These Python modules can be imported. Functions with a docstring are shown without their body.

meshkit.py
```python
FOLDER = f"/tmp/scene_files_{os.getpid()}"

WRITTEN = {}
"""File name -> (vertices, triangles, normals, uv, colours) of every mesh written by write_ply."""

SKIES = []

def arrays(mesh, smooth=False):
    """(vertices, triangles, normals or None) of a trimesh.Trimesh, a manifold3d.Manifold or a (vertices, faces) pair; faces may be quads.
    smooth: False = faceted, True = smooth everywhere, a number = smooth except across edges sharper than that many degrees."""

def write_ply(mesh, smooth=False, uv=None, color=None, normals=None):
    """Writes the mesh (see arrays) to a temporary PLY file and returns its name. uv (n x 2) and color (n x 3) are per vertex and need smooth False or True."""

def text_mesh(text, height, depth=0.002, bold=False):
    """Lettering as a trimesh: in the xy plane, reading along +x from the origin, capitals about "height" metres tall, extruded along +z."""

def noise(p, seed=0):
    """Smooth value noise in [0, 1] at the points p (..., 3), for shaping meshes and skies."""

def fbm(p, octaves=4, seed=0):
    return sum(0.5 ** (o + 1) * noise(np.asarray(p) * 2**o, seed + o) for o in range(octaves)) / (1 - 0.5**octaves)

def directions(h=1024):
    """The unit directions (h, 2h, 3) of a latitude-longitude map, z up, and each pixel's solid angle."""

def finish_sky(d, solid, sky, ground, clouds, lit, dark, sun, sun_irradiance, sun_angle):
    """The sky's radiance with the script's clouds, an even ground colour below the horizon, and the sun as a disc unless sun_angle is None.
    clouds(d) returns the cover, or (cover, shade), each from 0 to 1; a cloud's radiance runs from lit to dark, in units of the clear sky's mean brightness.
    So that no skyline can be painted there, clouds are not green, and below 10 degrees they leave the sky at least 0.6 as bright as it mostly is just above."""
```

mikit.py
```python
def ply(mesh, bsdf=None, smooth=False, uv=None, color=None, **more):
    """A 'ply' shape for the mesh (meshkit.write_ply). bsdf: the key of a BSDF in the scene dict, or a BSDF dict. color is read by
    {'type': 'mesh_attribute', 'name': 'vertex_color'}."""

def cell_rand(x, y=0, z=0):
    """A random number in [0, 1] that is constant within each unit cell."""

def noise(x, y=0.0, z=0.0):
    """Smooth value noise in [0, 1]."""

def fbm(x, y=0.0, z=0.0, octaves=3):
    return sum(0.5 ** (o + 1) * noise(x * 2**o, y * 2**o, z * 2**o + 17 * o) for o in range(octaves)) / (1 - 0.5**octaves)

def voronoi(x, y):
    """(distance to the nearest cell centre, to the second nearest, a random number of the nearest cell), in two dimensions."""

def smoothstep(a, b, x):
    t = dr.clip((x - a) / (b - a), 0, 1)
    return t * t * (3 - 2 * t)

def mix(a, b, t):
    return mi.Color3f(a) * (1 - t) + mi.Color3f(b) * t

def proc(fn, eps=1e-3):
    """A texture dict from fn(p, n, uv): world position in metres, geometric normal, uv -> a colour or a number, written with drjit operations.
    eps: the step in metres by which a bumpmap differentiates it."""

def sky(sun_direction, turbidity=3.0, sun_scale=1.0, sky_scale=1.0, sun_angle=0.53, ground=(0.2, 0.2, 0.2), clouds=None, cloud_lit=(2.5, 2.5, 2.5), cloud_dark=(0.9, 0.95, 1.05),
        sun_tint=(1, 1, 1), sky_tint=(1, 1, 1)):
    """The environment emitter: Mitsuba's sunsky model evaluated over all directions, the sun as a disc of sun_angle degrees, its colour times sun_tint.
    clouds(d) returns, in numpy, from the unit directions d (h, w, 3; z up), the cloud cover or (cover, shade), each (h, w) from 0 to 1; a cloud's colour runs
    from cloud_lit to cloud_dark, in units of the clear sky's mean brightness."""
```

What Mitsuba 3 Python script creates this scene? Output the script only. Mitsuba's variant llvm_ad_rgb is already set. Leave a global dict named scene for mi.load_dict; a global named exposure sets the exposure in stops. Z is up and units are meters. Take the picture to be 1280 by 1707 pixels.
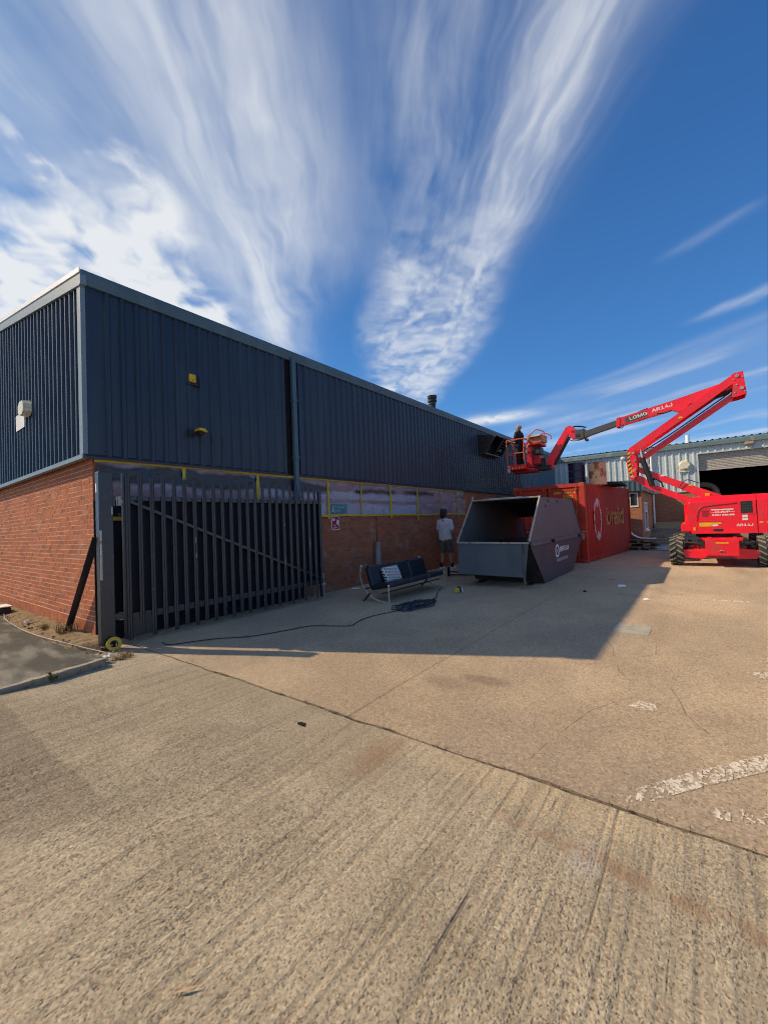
import math, random
import numpy as np, trimesh, drjit as dr, mitsuba as mi, mikit, meshkit
import manifold3d as m3
import shapely.geometry as sg, shapely.ops as so
from mikit import proc, noise, fbm, voronoi, cell_rand, smoothstep, mix, ply

T = mi.ScalarTransform4f
scene, labels = {'type': 'scene'}, {}
RND = random.Random(7)

# ------------------------------------------------------------------ camera, sky, exposure
FWD, UP = (-0.604, 0.796, 0.029), (0.0500, 0.0017, 0.9987)
scene['camera'] = {'type': 'perspective', 'fov': 85.69, 'fov_axis': 'x', 'near_clip': 0.05, 'far_clip': 3000.0,
    'to_world': T().look_at(origin=[0, 0, 1.55], target=[FWD[0], FWD[1], 1.55 + FWD[2]], up=list(UP))}
exposure = 1.92


def sky_clouds(d):
    z = np.maximum(d[..., 2], 0.02)
    qx, qy = d[..., 0] / z, d[..., 1] / z                       # a flat layer of high cloud, in units of its height
    t, s = qx * 0.63 - qy * 0.776, qx * 0.776 + qy * 0.63       # along and across the wind
    N = lambda a, b, sd, o=4: meshkit.fbm(np.stack([a, b, .31 * a - .23 * b + 3.3], -1), o, sd)
    NI = lambda a, b, sd, o=4: N(.83 * a + .56 * b, .83 * b - .56 * a, sd, o)
    sst = lambda a, b, x: (lambda k: k * k * (3 - 2 * k))(np.clip((x - a) / (b - a), 0, 1))
    wob = N(s * 1.5, t * .9, 1) - .5
    w2 = N(s * 5, t * 2.6, 2) - .5
    w3 = N(s * 14, t * 7, 21) - .5
    ss = s + .26 * wob + .07 * w2 + .025 * w3
    fil = N(ss * 34 + 1.2 * w3, t * 5 + .6 * w2, 3, 6)                        # fine filaments
    streak = N(ss * 9.5 + .4 * w2, t * 1.5, 4, 6)              # broader streaks
    soft = N(ss * 3.0, t * 0.9, 14, 5)
    puff = NI(s * 9 + w2 * 4, t * 9 + wob * 4, 5, 6)
    edge = lambda lo, hi, soft: sst(lo - soft, lo + soft, ss) * (1 - sst(hi - soft, hi + soft, ss))
    # the broad fan of cirrus
    mid = -.32 - .10 * sst(-1.2, -2.2, t)
    wid = .27 - .13 * sst(-1.4, -2.3, t)
    b1 = np.exp(-np.abs((ss - mid) / wid) ** 2.6)
    c1 = b1 * (.22 + .58 * sst(.30, .74, streak * .5 + soft * .5) + .36 * (fil - .5) + .25 * (puff - .5)) * sst(-2.9, -2.1, t) * (1 - .25 * sst(-.9, -.4, t))
    # the second band, denser on its right edge, breaking into ripples low down
    core = np.exp(-np.abs((ss - .48) / .14) ** 2.0)
    veil = edge(.06, .60, .11)
    low = sst(-1.15, -1.7, t)
    c2 = np.maximum(core * (.26 + .30 * sst(.32, .72, fil) + .20 * sst(.3, .6, soft) + .2 * (puff - .5)), veil * (.06 + .30 * sst(.38, .75, streak) + .40 * (fil - .47) + .30 * (puff - .5)))
    rip = veil * np.clip(.26 + .42 * sst(.33, .70, puff * .7 + streak * .3) + .3 * (soft - .5) + .7 * (NI(s * 20 + w2 * 5, t * 20 + w3, 25, 5) - .5), 0, 1)
    c2 = (c2 * (1 - .8 * low) + rip * low) * sst(-3.9, -3.1, t)
    # thick cloud low on the left
    b3 = sst(-.50, -.70, ss) * sst(-.98, -1.34, t + .25 * w2 - .18 * np.clip(s + .8, -2, 0)) * sst(-2.7, -1.8, t)
    c3 = b3 * (.16 + .95 * sst(.36, .62, .42 * puff + .58 * N(s * 3.2 + w2, t * 3.2, 6, 5) + .06 * sst(-1.3, -1.7, t)))
    scr = sst(-.55, -.75, ss) * np.exp(-((t + 1.12 + .25 * (s + .8)) / .13) ** 2) * sst(.47, .66, puff) * .8
    veil2 = sst(-.36, -.85, s + .2 * wob) * (.16 + .55 * sst(.30, .78, N(s * 2.0, t * 1.6, 8, 5)) + .25 * (fil - .5)) * sst(-1.5, -.9, t)
    # far thin streaks near the horizon
    u, v = qx * .88 - qy * .47, qx * .47 + qy * .88
    far = N(u * .55, v * 2.6 + wob * .8, 9, 5)
    r3 = sst(1.1, 1.9, s) * (sst(.44, .78, far) * .45 + .10) * sst(2.55, 2.9, v + .3 * wob)
    r1 = .14 * np.exp(-((v - 1.69 - .10 * w2) / .030) ** 2) * sst(-1.05, -.85, u) * (1 - sst(-.75, -.62, u)) * (.5 + fil)
    r2 = .30 * np.exp(-((v - 2.40 - .20 * w2) / .05) ** 2) * sst(-1.35, -1.05, u) * (.5 + fil)
    puffs = 1.0 * np.exp(-((qx + 1.60) / .42) ** 2 - ((qy - 3.95 - .12 * (qx + 1.5)) / .20) ** 2) * (.55 + .45 * sst(.2, .6, puff))
    puffs2 = .6 * np.exp(-((qx + 1.93) / .22) ** 2 - ((qy - 2.45) / .2) ** 2) * sst(.35, .6, puff)
    rest = .35 * sst(.52, .8, N(s * 2.5, t * .8, 12, 5)) * sst(-1.9, -2.8, s) + .3 * sst(.5, .8, N(s * 2.5, t * .8, 13, 5)) * (sst(.2, .6, t))
    c = 1 - (1 - np.clip(c1, 0, .76)) * (1 - np.clip(c2 * .9, 0, .66)) * (1 - np.clip(c3, 0, .95)) * (1 - np.clip(scr, 0, .8)) * (1 - np.clip(veil2, 0, 1)) * (1 - np.clip(r3, 0, .8)) * (1 - np.clip(r1, 0, .5)) * (1 - np.clip(r2, 0, .7)) * (1 - np.clip(puffs, 0, .95)) * (1 - np.clip(puffs2, 0, .8)) * (1 - np.clip(rest, 0, .6))
    fade = sst(0.0, 0.10, d[..., 2])
    shade = np.clip(.55 - .9 * c + .5 * (streak - .5), 0, 1)
    return np.clip(c, 0, 1) * (.35 + .65 * fade), shade


scene['sky'] = mikit.sky((-5.98, -2.82, 5.41), turbidity=2.6, clouds=sky_clouds, cloud_lit=(3.1, 3.2, 3.3), cloud_dark=(2.1, 2.3, 2.6), sky_tint=(.40, .77, 1.12), sun_tint=(1.0, .93, .82), ground=(.2, .17, .13))


# ------------------------------------------------------------------ helpers
def num(key):
    if key not in labels and key not in scene and not any(k.startswith(key + '__') for k in scene):
        return key
    i = 1
    while True:
        k = f'{key}_{i:03d}'
        if k not in labels and k not in scene and not any(q.startswith(k + '__') for q in scene):
            return k
        i += 1


def thing(name, label, cat, group=None):
    k = num(name)
    labels[k] = {'label': label, 'category': cat}
    if group: labels[k]['group'] = group
    return k


SEEN = {}


def fastnum(key):
    if key not in scene and key not in labels:
        SEEN.setdefault(key, 0); return key
    i = SEEN.get(key, 0) + 1
    while f'{key}_{i:03d}' in scene: i += 1
    SEEN[key] = i
    return f'{key}_{i:03d}'


def add(parent, name, mesh, mat, smooth=False, label=None, kind=None, xf=None, **kw):
    k = fastnum(parent + '__' + name if parent else name)
    if xf is not None and not isinstance(mesh, tuple):
        mesh = mesh.copy(); mesh.apply_transform(xf)
    scene[k] = ply(mesh, mat, smooth, **kw)
    if label or kind:
        labels.setdefault(k, {})
        if label: labels[k]['label'] = label
        if kind: labels[k]['kind'] = kind
    return k


def single(name, mesh, mat, label, cat, group=None, smooth=False, xf=None):
    k = thing(name, label, cat, group)
    if xf is not None: mesh = mesh.copy(); mesh.apply_transform(xf)
    scene[k] = ply(mesh, mat, smooth)
    return k


def struct(name, mesh, mat, smooth=False):
    scene[name] = ply(mesh, mat, smooth)
    labels[name] = {'kind': 'structure'}
    return name


def cat(*ms):
    ms = [m for q in ms for m in (q if isinstance(q, (list, tuple)) else [q])]
    return trimesh.util.concatenate(ms)


def B(x0, x1, y0, y1, z0, z1):
    m = trimesh.creation.box(extents=[x1 - x0, y1 - y0, z1 - z0])
    m.apply_translation([(x0 + x1) / 2, (y0 + y1) / 2, (z0 + z1) / 2])
    return m


def toT(man):
    q = man.to_mesh()
    return trimesh.Trimesh(q.vert_properties[:, :3], q.tri_verts, process=False)


def hullpts(pts):
    return toT(m3.Manifold.hull_points(np.asarray(pts, np.float32)))


def RB(x0, x1, y0, y1, z0, z1, r=.01):
    """a box with chamfered edges"""
    p = []
    for a in (0, 1):
        for b in (0, 1):
            for c in (0, 1):
                X, Y, Z = (x0, x1)[a], (y0, y1)[b], (z0, z1)[c]
                sx, sy, sz = (1, -1)[a] * r, (1, -1)[b] * r, (1, -1)[c] * r
                p += [(X, Y + sy, Z + sz), (X + sx, Y, Z + sz), (X + sx, Y + sy, Z)]
    return hullpts(p)


def prism(poly, axis, a, b):
    """polygon extruded between a and b along an axis; poly in (Y,Z), (X,Z) or (X,Y)"""
    m = trimesh.creation.extrude_polygon(sg.Polygon(poly).buffer(0), b - a, engine='earcut')
    v = m.vertices.copy()
    if axis == 'x': m.vertices = np.stack([v[:, 2] + a, v[:, 0], v[:, 1]], 1)
    elif axis == 'y':
        m.vertices = np.stack([v[:, 0], v[:, 2] + a, v[:, 1]], 1); m.invert()
    else: m.vertices = v + [0, 0, a]
    return m


def tube(pts, r, n=8, caps=True):
    p = np.asarray(pts, float)
    t = np.gradient(p, axis=0); t /= np.linalg.norm(t, axis=1, keepdims=True) + 1e-12
    ref = np.array([0.13, 0.21, 1.0]) if np.abs(t[:, 2]).mean() < .8 else np.array([1.0, .17, .1])
    a = np.cross(t, ref); a /= np.linalg.norm(a, axis=1, keepdims=True) + 1e-12
    b = np.cross(t, a)
    ang = np.arange(n) * 2 * np.pi / n
    rr = np.broadcast_to(r, (len(p),))
    v = (p[:, None] + rr[:, None, None] * (np.cos(ang)[None, :, None] * a[:, None] + np.sin(ang)[None, :, None] * b[:, None])).reshape(-1, 3)
    f = []
    for i in range(len(p) - 1):
        for j in range(n):
            k = (j + 1) % n
            f += [[i * n + j, i * n + k, (i + 1) * n + k], [i * n + j, (i + 1) * n + k, (i + 1) * n + j]]
    if caps:
        e = (len(p) - 1) * n
        for j in range(1, n - 1):
            f += [[0, j + 1, j], [e, e + j, e + j + 1]]
    m = trimesh.Trimesh(v, f, process=False); m.invert()
    return m


def spline(pts, n=8):
    p = np.asarray(pts, float)
    q = np.vstack([2 * p[0] - p[1], p, 2 * p[-1] - p[-2]])
    out = []
    for i in range(1, len(q) - 2):
        for k in range(n):
            u = k / n
            out.append(.5 * (2 * q[i] + (q[i + 1] - q[i - 1]) * u + (2 * q[i - 1] - 5 * q[i] + 4 * q[i + 1] - q[i + 2]) * u * u + (3 * q[i] - q[i - 1] - 3 * q[i + 1] + q[i + 2]) * u ** 3))
    return np.array(out + [p[-1]])


def cyl(p0, p1, r, n=16, r1=None):
    return tube([p0, p1], [r, r if r1 is None else r1], n)


def plate(q, t):
    """a thick quad (or polygon), grown by t against its normal"""
    q = np.asarray(q, float)
    n = np.cross(q[1] - q[0], q[2] - q[0]); n /= np.linalg.norm(n)
    return hullpts(np.vstack([q, q - n * t]))


def beam(p0, p1, w, h, up=(0, 0, 1)):
    p0, p1 = np.asarray(p0, float), np.asarray(p1, float)
    d = (p1 - p0) / np.linalg.norm(p1 - p0)
    s = np.cross(d, up); s /= np.linalg.norm(s); u = np.cross(s, d)
    return hullpts([p + a * s * w / 2 + b * u * h / 2 for p in (p0, p1) for a in (-1, 1) for b in (-1, 1)])


def frame(o, ex, ey, ez):
    M = np.eye(4); M[:3, 0], M[:3, 1], M[:3, 2], M[:3, 3] = ex, ey, ez, o
    return M


def text(s, h, o, face, depth=.003, bold=False, ang=0, sx=1.0):
    m = meshkit.text_mesh(s, h, depth, bold)
    c, q = math.cos(ang), math.sin(ang)
    v = m.vertices * [sx, 1, 1]
    m.vertices = np.stack([v[:, 0] * c - v[:, 1] * q, v[:, 0] * q + v[:, 1] * c, v[:, 2]], 1)
    M = frame(o, (1, 0, 0), (0, 0, 1), (0, -1, 0)) if face == '-y' else frame(o, (0, 1, 0), (0, 0, 1), (1, 0, 0))
    m.apply_transform(M)
    return m


def rotz(a, o=(0, 0, 0)):
    M = trimesh.transformations.rotation_matrix(a, [0, 0, 1]); M[:3, 3] = o
    return M


def grid(x0, x1, y0, y1, nx, ny, zf):
    X, Y = np.meshgrid(np.linspace(x0, x1, nx + 1), np.linspace(y0, y1, ny + 1))
    v = np.stack([X, Y, zf(X, Y)], -1).reshape(-1, 3)
    i, j = np.meshgrid(np.arange(nx), np.arange(ny)); a = (j * (nx + 1) + i).ravel()
    f = np.stack([a, a + 1, a + nx + 2, a + nx + 1], 1)
    return trimesh.Trimesh(v, np.vstack([f[:, [0, 1, 2]], f[:, [0, 2, 3]]]), process=False)


# ------------------------------------------------------------------ materials
def mat(name, color, rough=.5, metal=0., spec=.5, bump=None, bscale=.001, eps=1e-3, coat=0., **kw):
    b = {'type': 'principled', 'base_color': color if isinstance(color, dict) else {'type': 'rgb', 'value': list(color)}, 'roughness': rough, 'metallic': float(metal), 'specular': float(spec), **kw}
    if coat: b['clearcoat'] = float(coat); b['clearcoat_gloss'] = .9
    if bump is not None:
        b = {'type': 'bumpmap', 'arbitrary': proc(bump, eps), 'scale': float(bscale), 'bsdf': b}
    scene['mat_' + name] = {'type': 'twosided', 'bsdf': b}
    return 'mat_' + name


def worn(c, amt=.15, f=2.0, c2=None, lo=.55, hi=.8, ff=9.0):
    """a paint or metal with slow tone change and worn or dirty patches of colour c2"""
    def fn(p, n, uv):
        a = fbm(p.x * f, p.y * f, p.z * f, 3)
        col = mi.Color3f(c) * (1 - amt + 2 * amt * a)
        if c2 is not None:
            k = smoothstep(lo, hi, fbm(p.x * ff + 7, p.y * ff, p.z * ff * .6, 4))
            col = mix(col, c2, k)
        return col
    return proc(fn)


def streaky(c, c2, amt=.5, f=7.0):
    """paint with faint vertical run marks"""
    def fn(p, n, uv):
        s = p.x + p.y
        k = fbm(s * f, p.z * .6, 3.0, 4)
        g = fbm(p.x * 1.3, p.y * 1.3, p.z * 1.3, 3)
        return mix(mi.Color3f(c) * (.85 + .3 * g), c2, amt * smoothstep(.45, .8, k))
    return proc(fn)


NAVY = mat('navy', streaky((.0100, .0215, .044), (.024, .042, .062), .6), rough=.40, spec=.55)
NAVYR = mat('navy_soft', worn((.020, .026, .038), .15, 3, (.05, .06, .07), .66, .8, 14), rough=.42)
TEAL = mat('teal_trim', streaky((.060, .118, .155), (.10, .16, .19), .5), rough=.45)
GREYBLUE = mat('greyblue', streaky((.42, .50, .53), (.48, .54, .55), .5), rough=.45)
ROOFM = mat('roof', worn((.10, .165, .185), .2, 1.5, (.17, .21, .21), .6, .8, 4), rough=.6)
FLASH = mat('flashing', worn((.80, .81, .82), .06, 3), rough=.45)
PALET = mat('pale_trim', worn((.17, .235, .275), .1, 2), rough=.45)


def brick_fn(p, n, uv):
    u = dr.select(dr.abs(n.x) > .6, p.y + 3.0, p.x + 1.7)
    c = dr.floor(p.z / .075)
    i = dr.floor(u / .225 + .5 * (c - 2 * dr.floor(c / 2)))
    r, r2 = cell_rand(i, c, 3), cell_rand(i, c, 8)
    col = mix((.37, .115, .050), (.46, .155, .072), r)
    col = mix(col, (.25, .095, .065), .6 * smoothstep(.84, .92, r2))
    g = fbm(p.x * 60, p.y * 60, p.z * 60, 3)
    st = fbm(p.x * 1.1, p.y * 1.1, p.z * 1.6, 3)
    col = col * (.77 + .26 * g + .26 * (st - .35))
    col = mix(col, (.50, .36, .27), .35 * smoothstep(.62, .8, fbm(p.x * 3, p.y * 3, p.z * 2.2, 4)))
    d = smoothstep(.35, .0, p.z)
    return mix(col, mi.Color3f(.27, .15, .10), .5 * d * smoothstep(.35, .65, st))


BRICK = mat('brick', proc(brick_fn), rough=.85, spec=.3, bump=lambda p, n, uv: fbm(p.x * 120, p.y * 120, p.z * 120, 2), bscale=.003, eps=.002)
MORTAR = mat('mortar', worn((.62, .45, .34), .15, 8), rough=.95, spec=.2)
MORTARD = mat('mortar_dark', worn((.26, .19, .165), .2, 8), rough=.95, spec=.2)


def far_brick_fn(p, n, uv):
    u = dr.select(dr.abs(n.x) > .6, p.y, p.x)
    c = dr.floor(p.z / .075); fz = p.z / .075 - c
    s = u / .225 + .5 * (c - 2 * dr.floor(c / 2)); i = dr.floor(s); fs = s - i
    r = cell_rand(i, c, 3)
    col = mix((.27, .105, .06), (.36, .15, .085), r)
    m = dr.maximum(smoothstep(.86, .9, fz), smoothstep(.95, .97, fs))
    return mix(col, (.36, .26, .2), m)


FARBRICK = mat('far_brick', proc(far_brick_fn), rough=.9, spec=.3)

# ---- concrete
SEG = []


def crack(pts, seed, wob=.05):
    r = random.Random(seed)
    out = [pts[0]]
    for a, b in zip(pts[:-1], pts[1:]):
        L = math.hypot(b[0] - a[0], b[1] - a[1]); k = max(1, int(L / .22))
        for i in range(1, k + 1):
            j = 0 if i == k else wob
            out.append((a[0] + (b[0] - a[0]) * i / k + r.uniform(-j, j), a[1] + (b[1] - a[1]) * i / k + r.uniform(-j, j)))
    return out


CRACKS = [crack([(-1.0, 5.9), (-.78, 5.0), (-.55, 4.4), (-.52, 4.1)], 1), crack([(-.70, 5.0), (-.45, 5.4), (-.47, 5.75)], 3),
          crack([(-.95, 2.62), (-.9, 3.0), (-.82, 3.35), (-.62, 3.9)], 4), crack([(-.3, 4.5), (-.15, 3.9), (-.02, 3.65)], 5)]


def seg_dist(x, y, a, b):
    dx, dy = b[0] - a[0], b[1] - a[1]
    h = dr.clip(((x - a[0]) * dx + (y - a[1]) * dy) / (dx * dx + dy * dy), 0, 1)
    return dr.sqrt(dr.square(x - a[0] - dx * h) + dr.square(y - a[1] - dy * h))


def pit(x, y, f):
    return smoothstep(.62, .80, noise(x * f, y * f, 5.0))


def fpit(x, y, f, lo, hi):
    """irregular pits: the high spots of a fractal noise"""
    return smoothstep(lo, hi, fbm(x * f, y * f * .8, 5.0, 4))


def yard_fn(p, n, uv):
    x, y = p.x, p.y
    big = fbm(x * .45, y * .45, 1.0, 4)
    med = fbm(x * 2.3, y * 2.3, 4.0, 3)
    fine = noise(x * 85, y * 85, 2.0)
    v1, v2, r = voronoi(x * 62, y * 62)
    col = mix((.285, .226, .157), (.380, .302, .207), smoothstep(.25, .75, big * .6 + med * .4))
    col = mix(col, (.245, .20, .155), .55 * smoothstep(.55, .72, fbm(x * .9 + 5, y * .35, 7.0, 4)))
    col = col * (.72 + .36 * fine + .24 * r)
    col = mix(col, (.52, .44, .33), .55 * smoothstep(.93, .97, r) * smoothstep(.42, .25, v1))
    col = mix(col, (.12, .095, .07), .5 * fpit(x + 3, y, 110, .60, .74))
    w = .0015 + .004 * noise(x * 30, y * 30)
    d = mi.Float(9.0)
    for c in CRACKS:
        for a, b in zip(c[:-1], c[1:]):
            d = dr.minimum(d, seg_dist(x, y, a, b))
    k = (1 - smoothstep(w * .5, w * 1.6, d)) * smoothstep(.25, .45, noise(x * 6, y * 6, 9.0))
    # slab joints that run up the yard
    jd = dr.minimum(dr.abs(x + 2.36 + .01 * (noise(y * 5, 1.0) - .5)), dr.abs(x - 2.3))
    jd = dr.minimum(jd, dr.abs(y - 9.1 + .02 * (noise(x * 4, 2.0) - .5)) + .004)
    k = dr.maximum(k, .75 * (1 - smoothstep(.004, .014, jd)))
    col = mix(col, (.085, .068, .05), .62 * k)
    # faint tyre tracks up the yard
    tk = dr.maximum(smoothstep(.22, .05, dr.abs(x + .25 + .05 * y - .1 * noise(y * .4, 4.0))), smoothstep(.22, .05, dr.abs(x - 1.45 + .05 * y)))
    col = mix(col, col * mi.Color3f(.80, .80, .82), .6 * tk * smoothstep(.3, .7, fbm(x * 3, y * .8, 5.0, 3)))
    # an old trench repair and oil spots
    tr = smoothstep(.10, .05, dr.abs(y - 7.15 - .25 * (x - .3) * .1)) * smoothstep(-.1, .02, x) * smoothstep(.25, .6, fbm(x * 7, y * 7, 3.0))
    col = mix(col, (.30, .28, .24), .55 * tr)
    o = smoothstep(.28, .1, dr.sqrt(dr.square((x + 1.72) * .8) + dr.square((y - 3.78) * 1.8))) + smoothstep(.3, .1, dr.sqrt(dr.square((x + 2.0) * .8) + dr.square((y - 3.55) * 1.5))) * .6
    col = mix(col, (.10, .075, .06), .45 * dr.clip(o * (.5 + med), 0, 1))
    return col


def yard_h(p, n, uv):
    return fbm(p.x * 95, p.y * 95, 2.0, 3) * 1.0 - .7 * fpit(p.x + 3, p.y, 110, .60, .74)


def groove(x, y):
    """tamper marks drawn across the wet slab: broken dark lines along y, and fine ridges between them"""
    xx = x + .012 * noise(x * 2, y * 1.2) + .05 * noise(y * .5, 3.0)
    a = .7 * noise(xx * 38, y * .6, 1.0) + .3 * noise(xx * 90, y * 1.5, 2.0)
    b = .55 * noise(xx * 48, y * 1.3, 4.0) + .45 * noise(xx * 24, y * .6, 8.0)
    amp = smoothstep(.36, .66, fbm(x * .8 + 4, y * .5, 2.0, 3)) * smoothstep(-1.6, -.5, x)
    brk = smoothstep(.32, .62, noise(x * 24, y * 6, 3.0))
    return smoothstep(.74, .92, a) * amp * brk * .8, smoothstep(.40, .80, b)


def rough_zone(x, y):
    return dr.clip(smoothstep(.45, .72, fbm(x * 1.1, y * .9, 6.0, 4)) * .8 + .8 * smoothstep(-1.2, -.2, x) * smoothstep(.35, .6, fbm(x * 1.7, y * 1.3, 9.0, 3)), 0, 1)


def apron_fn(p, n, uv):
    x, y = p.x, p.y
    big = fbm(x * .5 + 9, y * .5, 2.0, 4)
    med = fbm(x * 3, y * 3, 4.0, 3)
    fine = noise(x * 120, y * 120, 2.0)
    v1, v2, r = voronoi(x * 105 + 2 * noise(x * 40, y * 40), y * 105)
    ga, gb = groove(x, y)
    col = mix((.268, .233, .168), (.350, .307, .223), smoothstep(.3, .7, big * .55 + med * .45))
    col = col * (.66 + .40 * fine + .30 * r)
    col = mix(col, (.47, .40, .30), .6 * smoothstep(.92, .97, r) * smoothstep(.45, .2, v1))
    col = mix(col, (.22, .12, .075), .55 * smoothstep(.86, .9, cell_rand(dr.floor(x * 55), dr.floor(y * 55), 4)) * smoothstep(.5, .3, v1) * .8)
    col = mix(col, (.085, .068, .050), dr.clip(.46 * fpit(x, y, 150, .60, .74) + (.08 + .42 * rough_zone(x, y)) * fpit(x + 9, y, 95, .60, .72) + .62 * ga + .20 * gb, 0, .8))
    # rust and rubbed stains
    rs = .8 * smoothstep(.42, .0, dr.sqrt(dr.square((x + 1.80) * 2.4) + dr.square((y - 2.12) * .8)) + .5 * (fbm(x * 5, y * 5, 1.0, 4) - .5))
    rs = dr.maximum(rs, 1.0 * smoothstep(.10, .0, dr.abs(y - 2.08 + .12 * (x + .50) + .16 * (fbm(x * 2.2, y * 2.2, 2.0, 4) - .5))) * smoothstep(-1.2, -.8, x) * smoothstep(.25, .6, fbm(x * 9, y * 9, 4.0, 3)))
    col = mix(col, (.215, .132, .075), .62 * rs)
    gs = smoothstep(.10, .02, dr.sqrt(dr.square(x + .49) + dr.square((y - 2.03) * .55)) + .05 * (med - .5))
    col = mix(col, (.34, .33, .32), .6 * gs * smoothstep(.3, .6, fine))
    # darker older slab at the left edge
    ol = smoothstep(.04, .0, y - .91 + .06 * (med - .5)) * smoothstep(-2.5, -3.1, x + .3 * (med - .5))
    col = mix(col, col * mi.Color3f(.72, .70, .72), .8 * ol)
    # light dusty band beside the joint
    jb = smoothstep(.32, .10, 2.46 - y + .25 * (med - .5)) * smoothstep(-2.2, -1.2, x) * smoothstep(.1, -.4, x)
    return mix(col, col * mi.Color3f(1.30, 1.24, 1.16), .75 * jb)


def apron_h(p, n, uv):
    x, y = p.x, p.y
    ga, gb = groove(x, y)
    rz = rough_zone(x, y)
    return fbm(x * 130, y * 95, 2.0, 3) * (.65 + .5 * rz) - .7 * fpit(x, y, 150, .60, .74) - (.2 + .8 * rz) * fpit(x + 9, y, 95, .60, .72) - 1.3 * ga - .95 * gb


YARD = mat('yard', proc(yard_fn), rough=.85, spec=.25, bump=yard_h, bscale=.0036, eps=.002)
APRON = mat('apron', proc(apron_fn), rough=.85, spec=.25, bump=apron_h, bscale=.0036, eps=.002)


def tarmac_fn(p, n, uv):
    a = fbm(p.x * 1.6 + p.y * .8, p.y * 5.5, 2.0, 5)
    col = mix((.048, .050, .045), (.16, .158, .135), smoothstep(.35, .72, a))
    return col * (.8 + .4 * noise(p.x * 90, p.y * 90)) * (.9 + .2 * noise(p.x * 9, p.y * 9))


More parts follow.
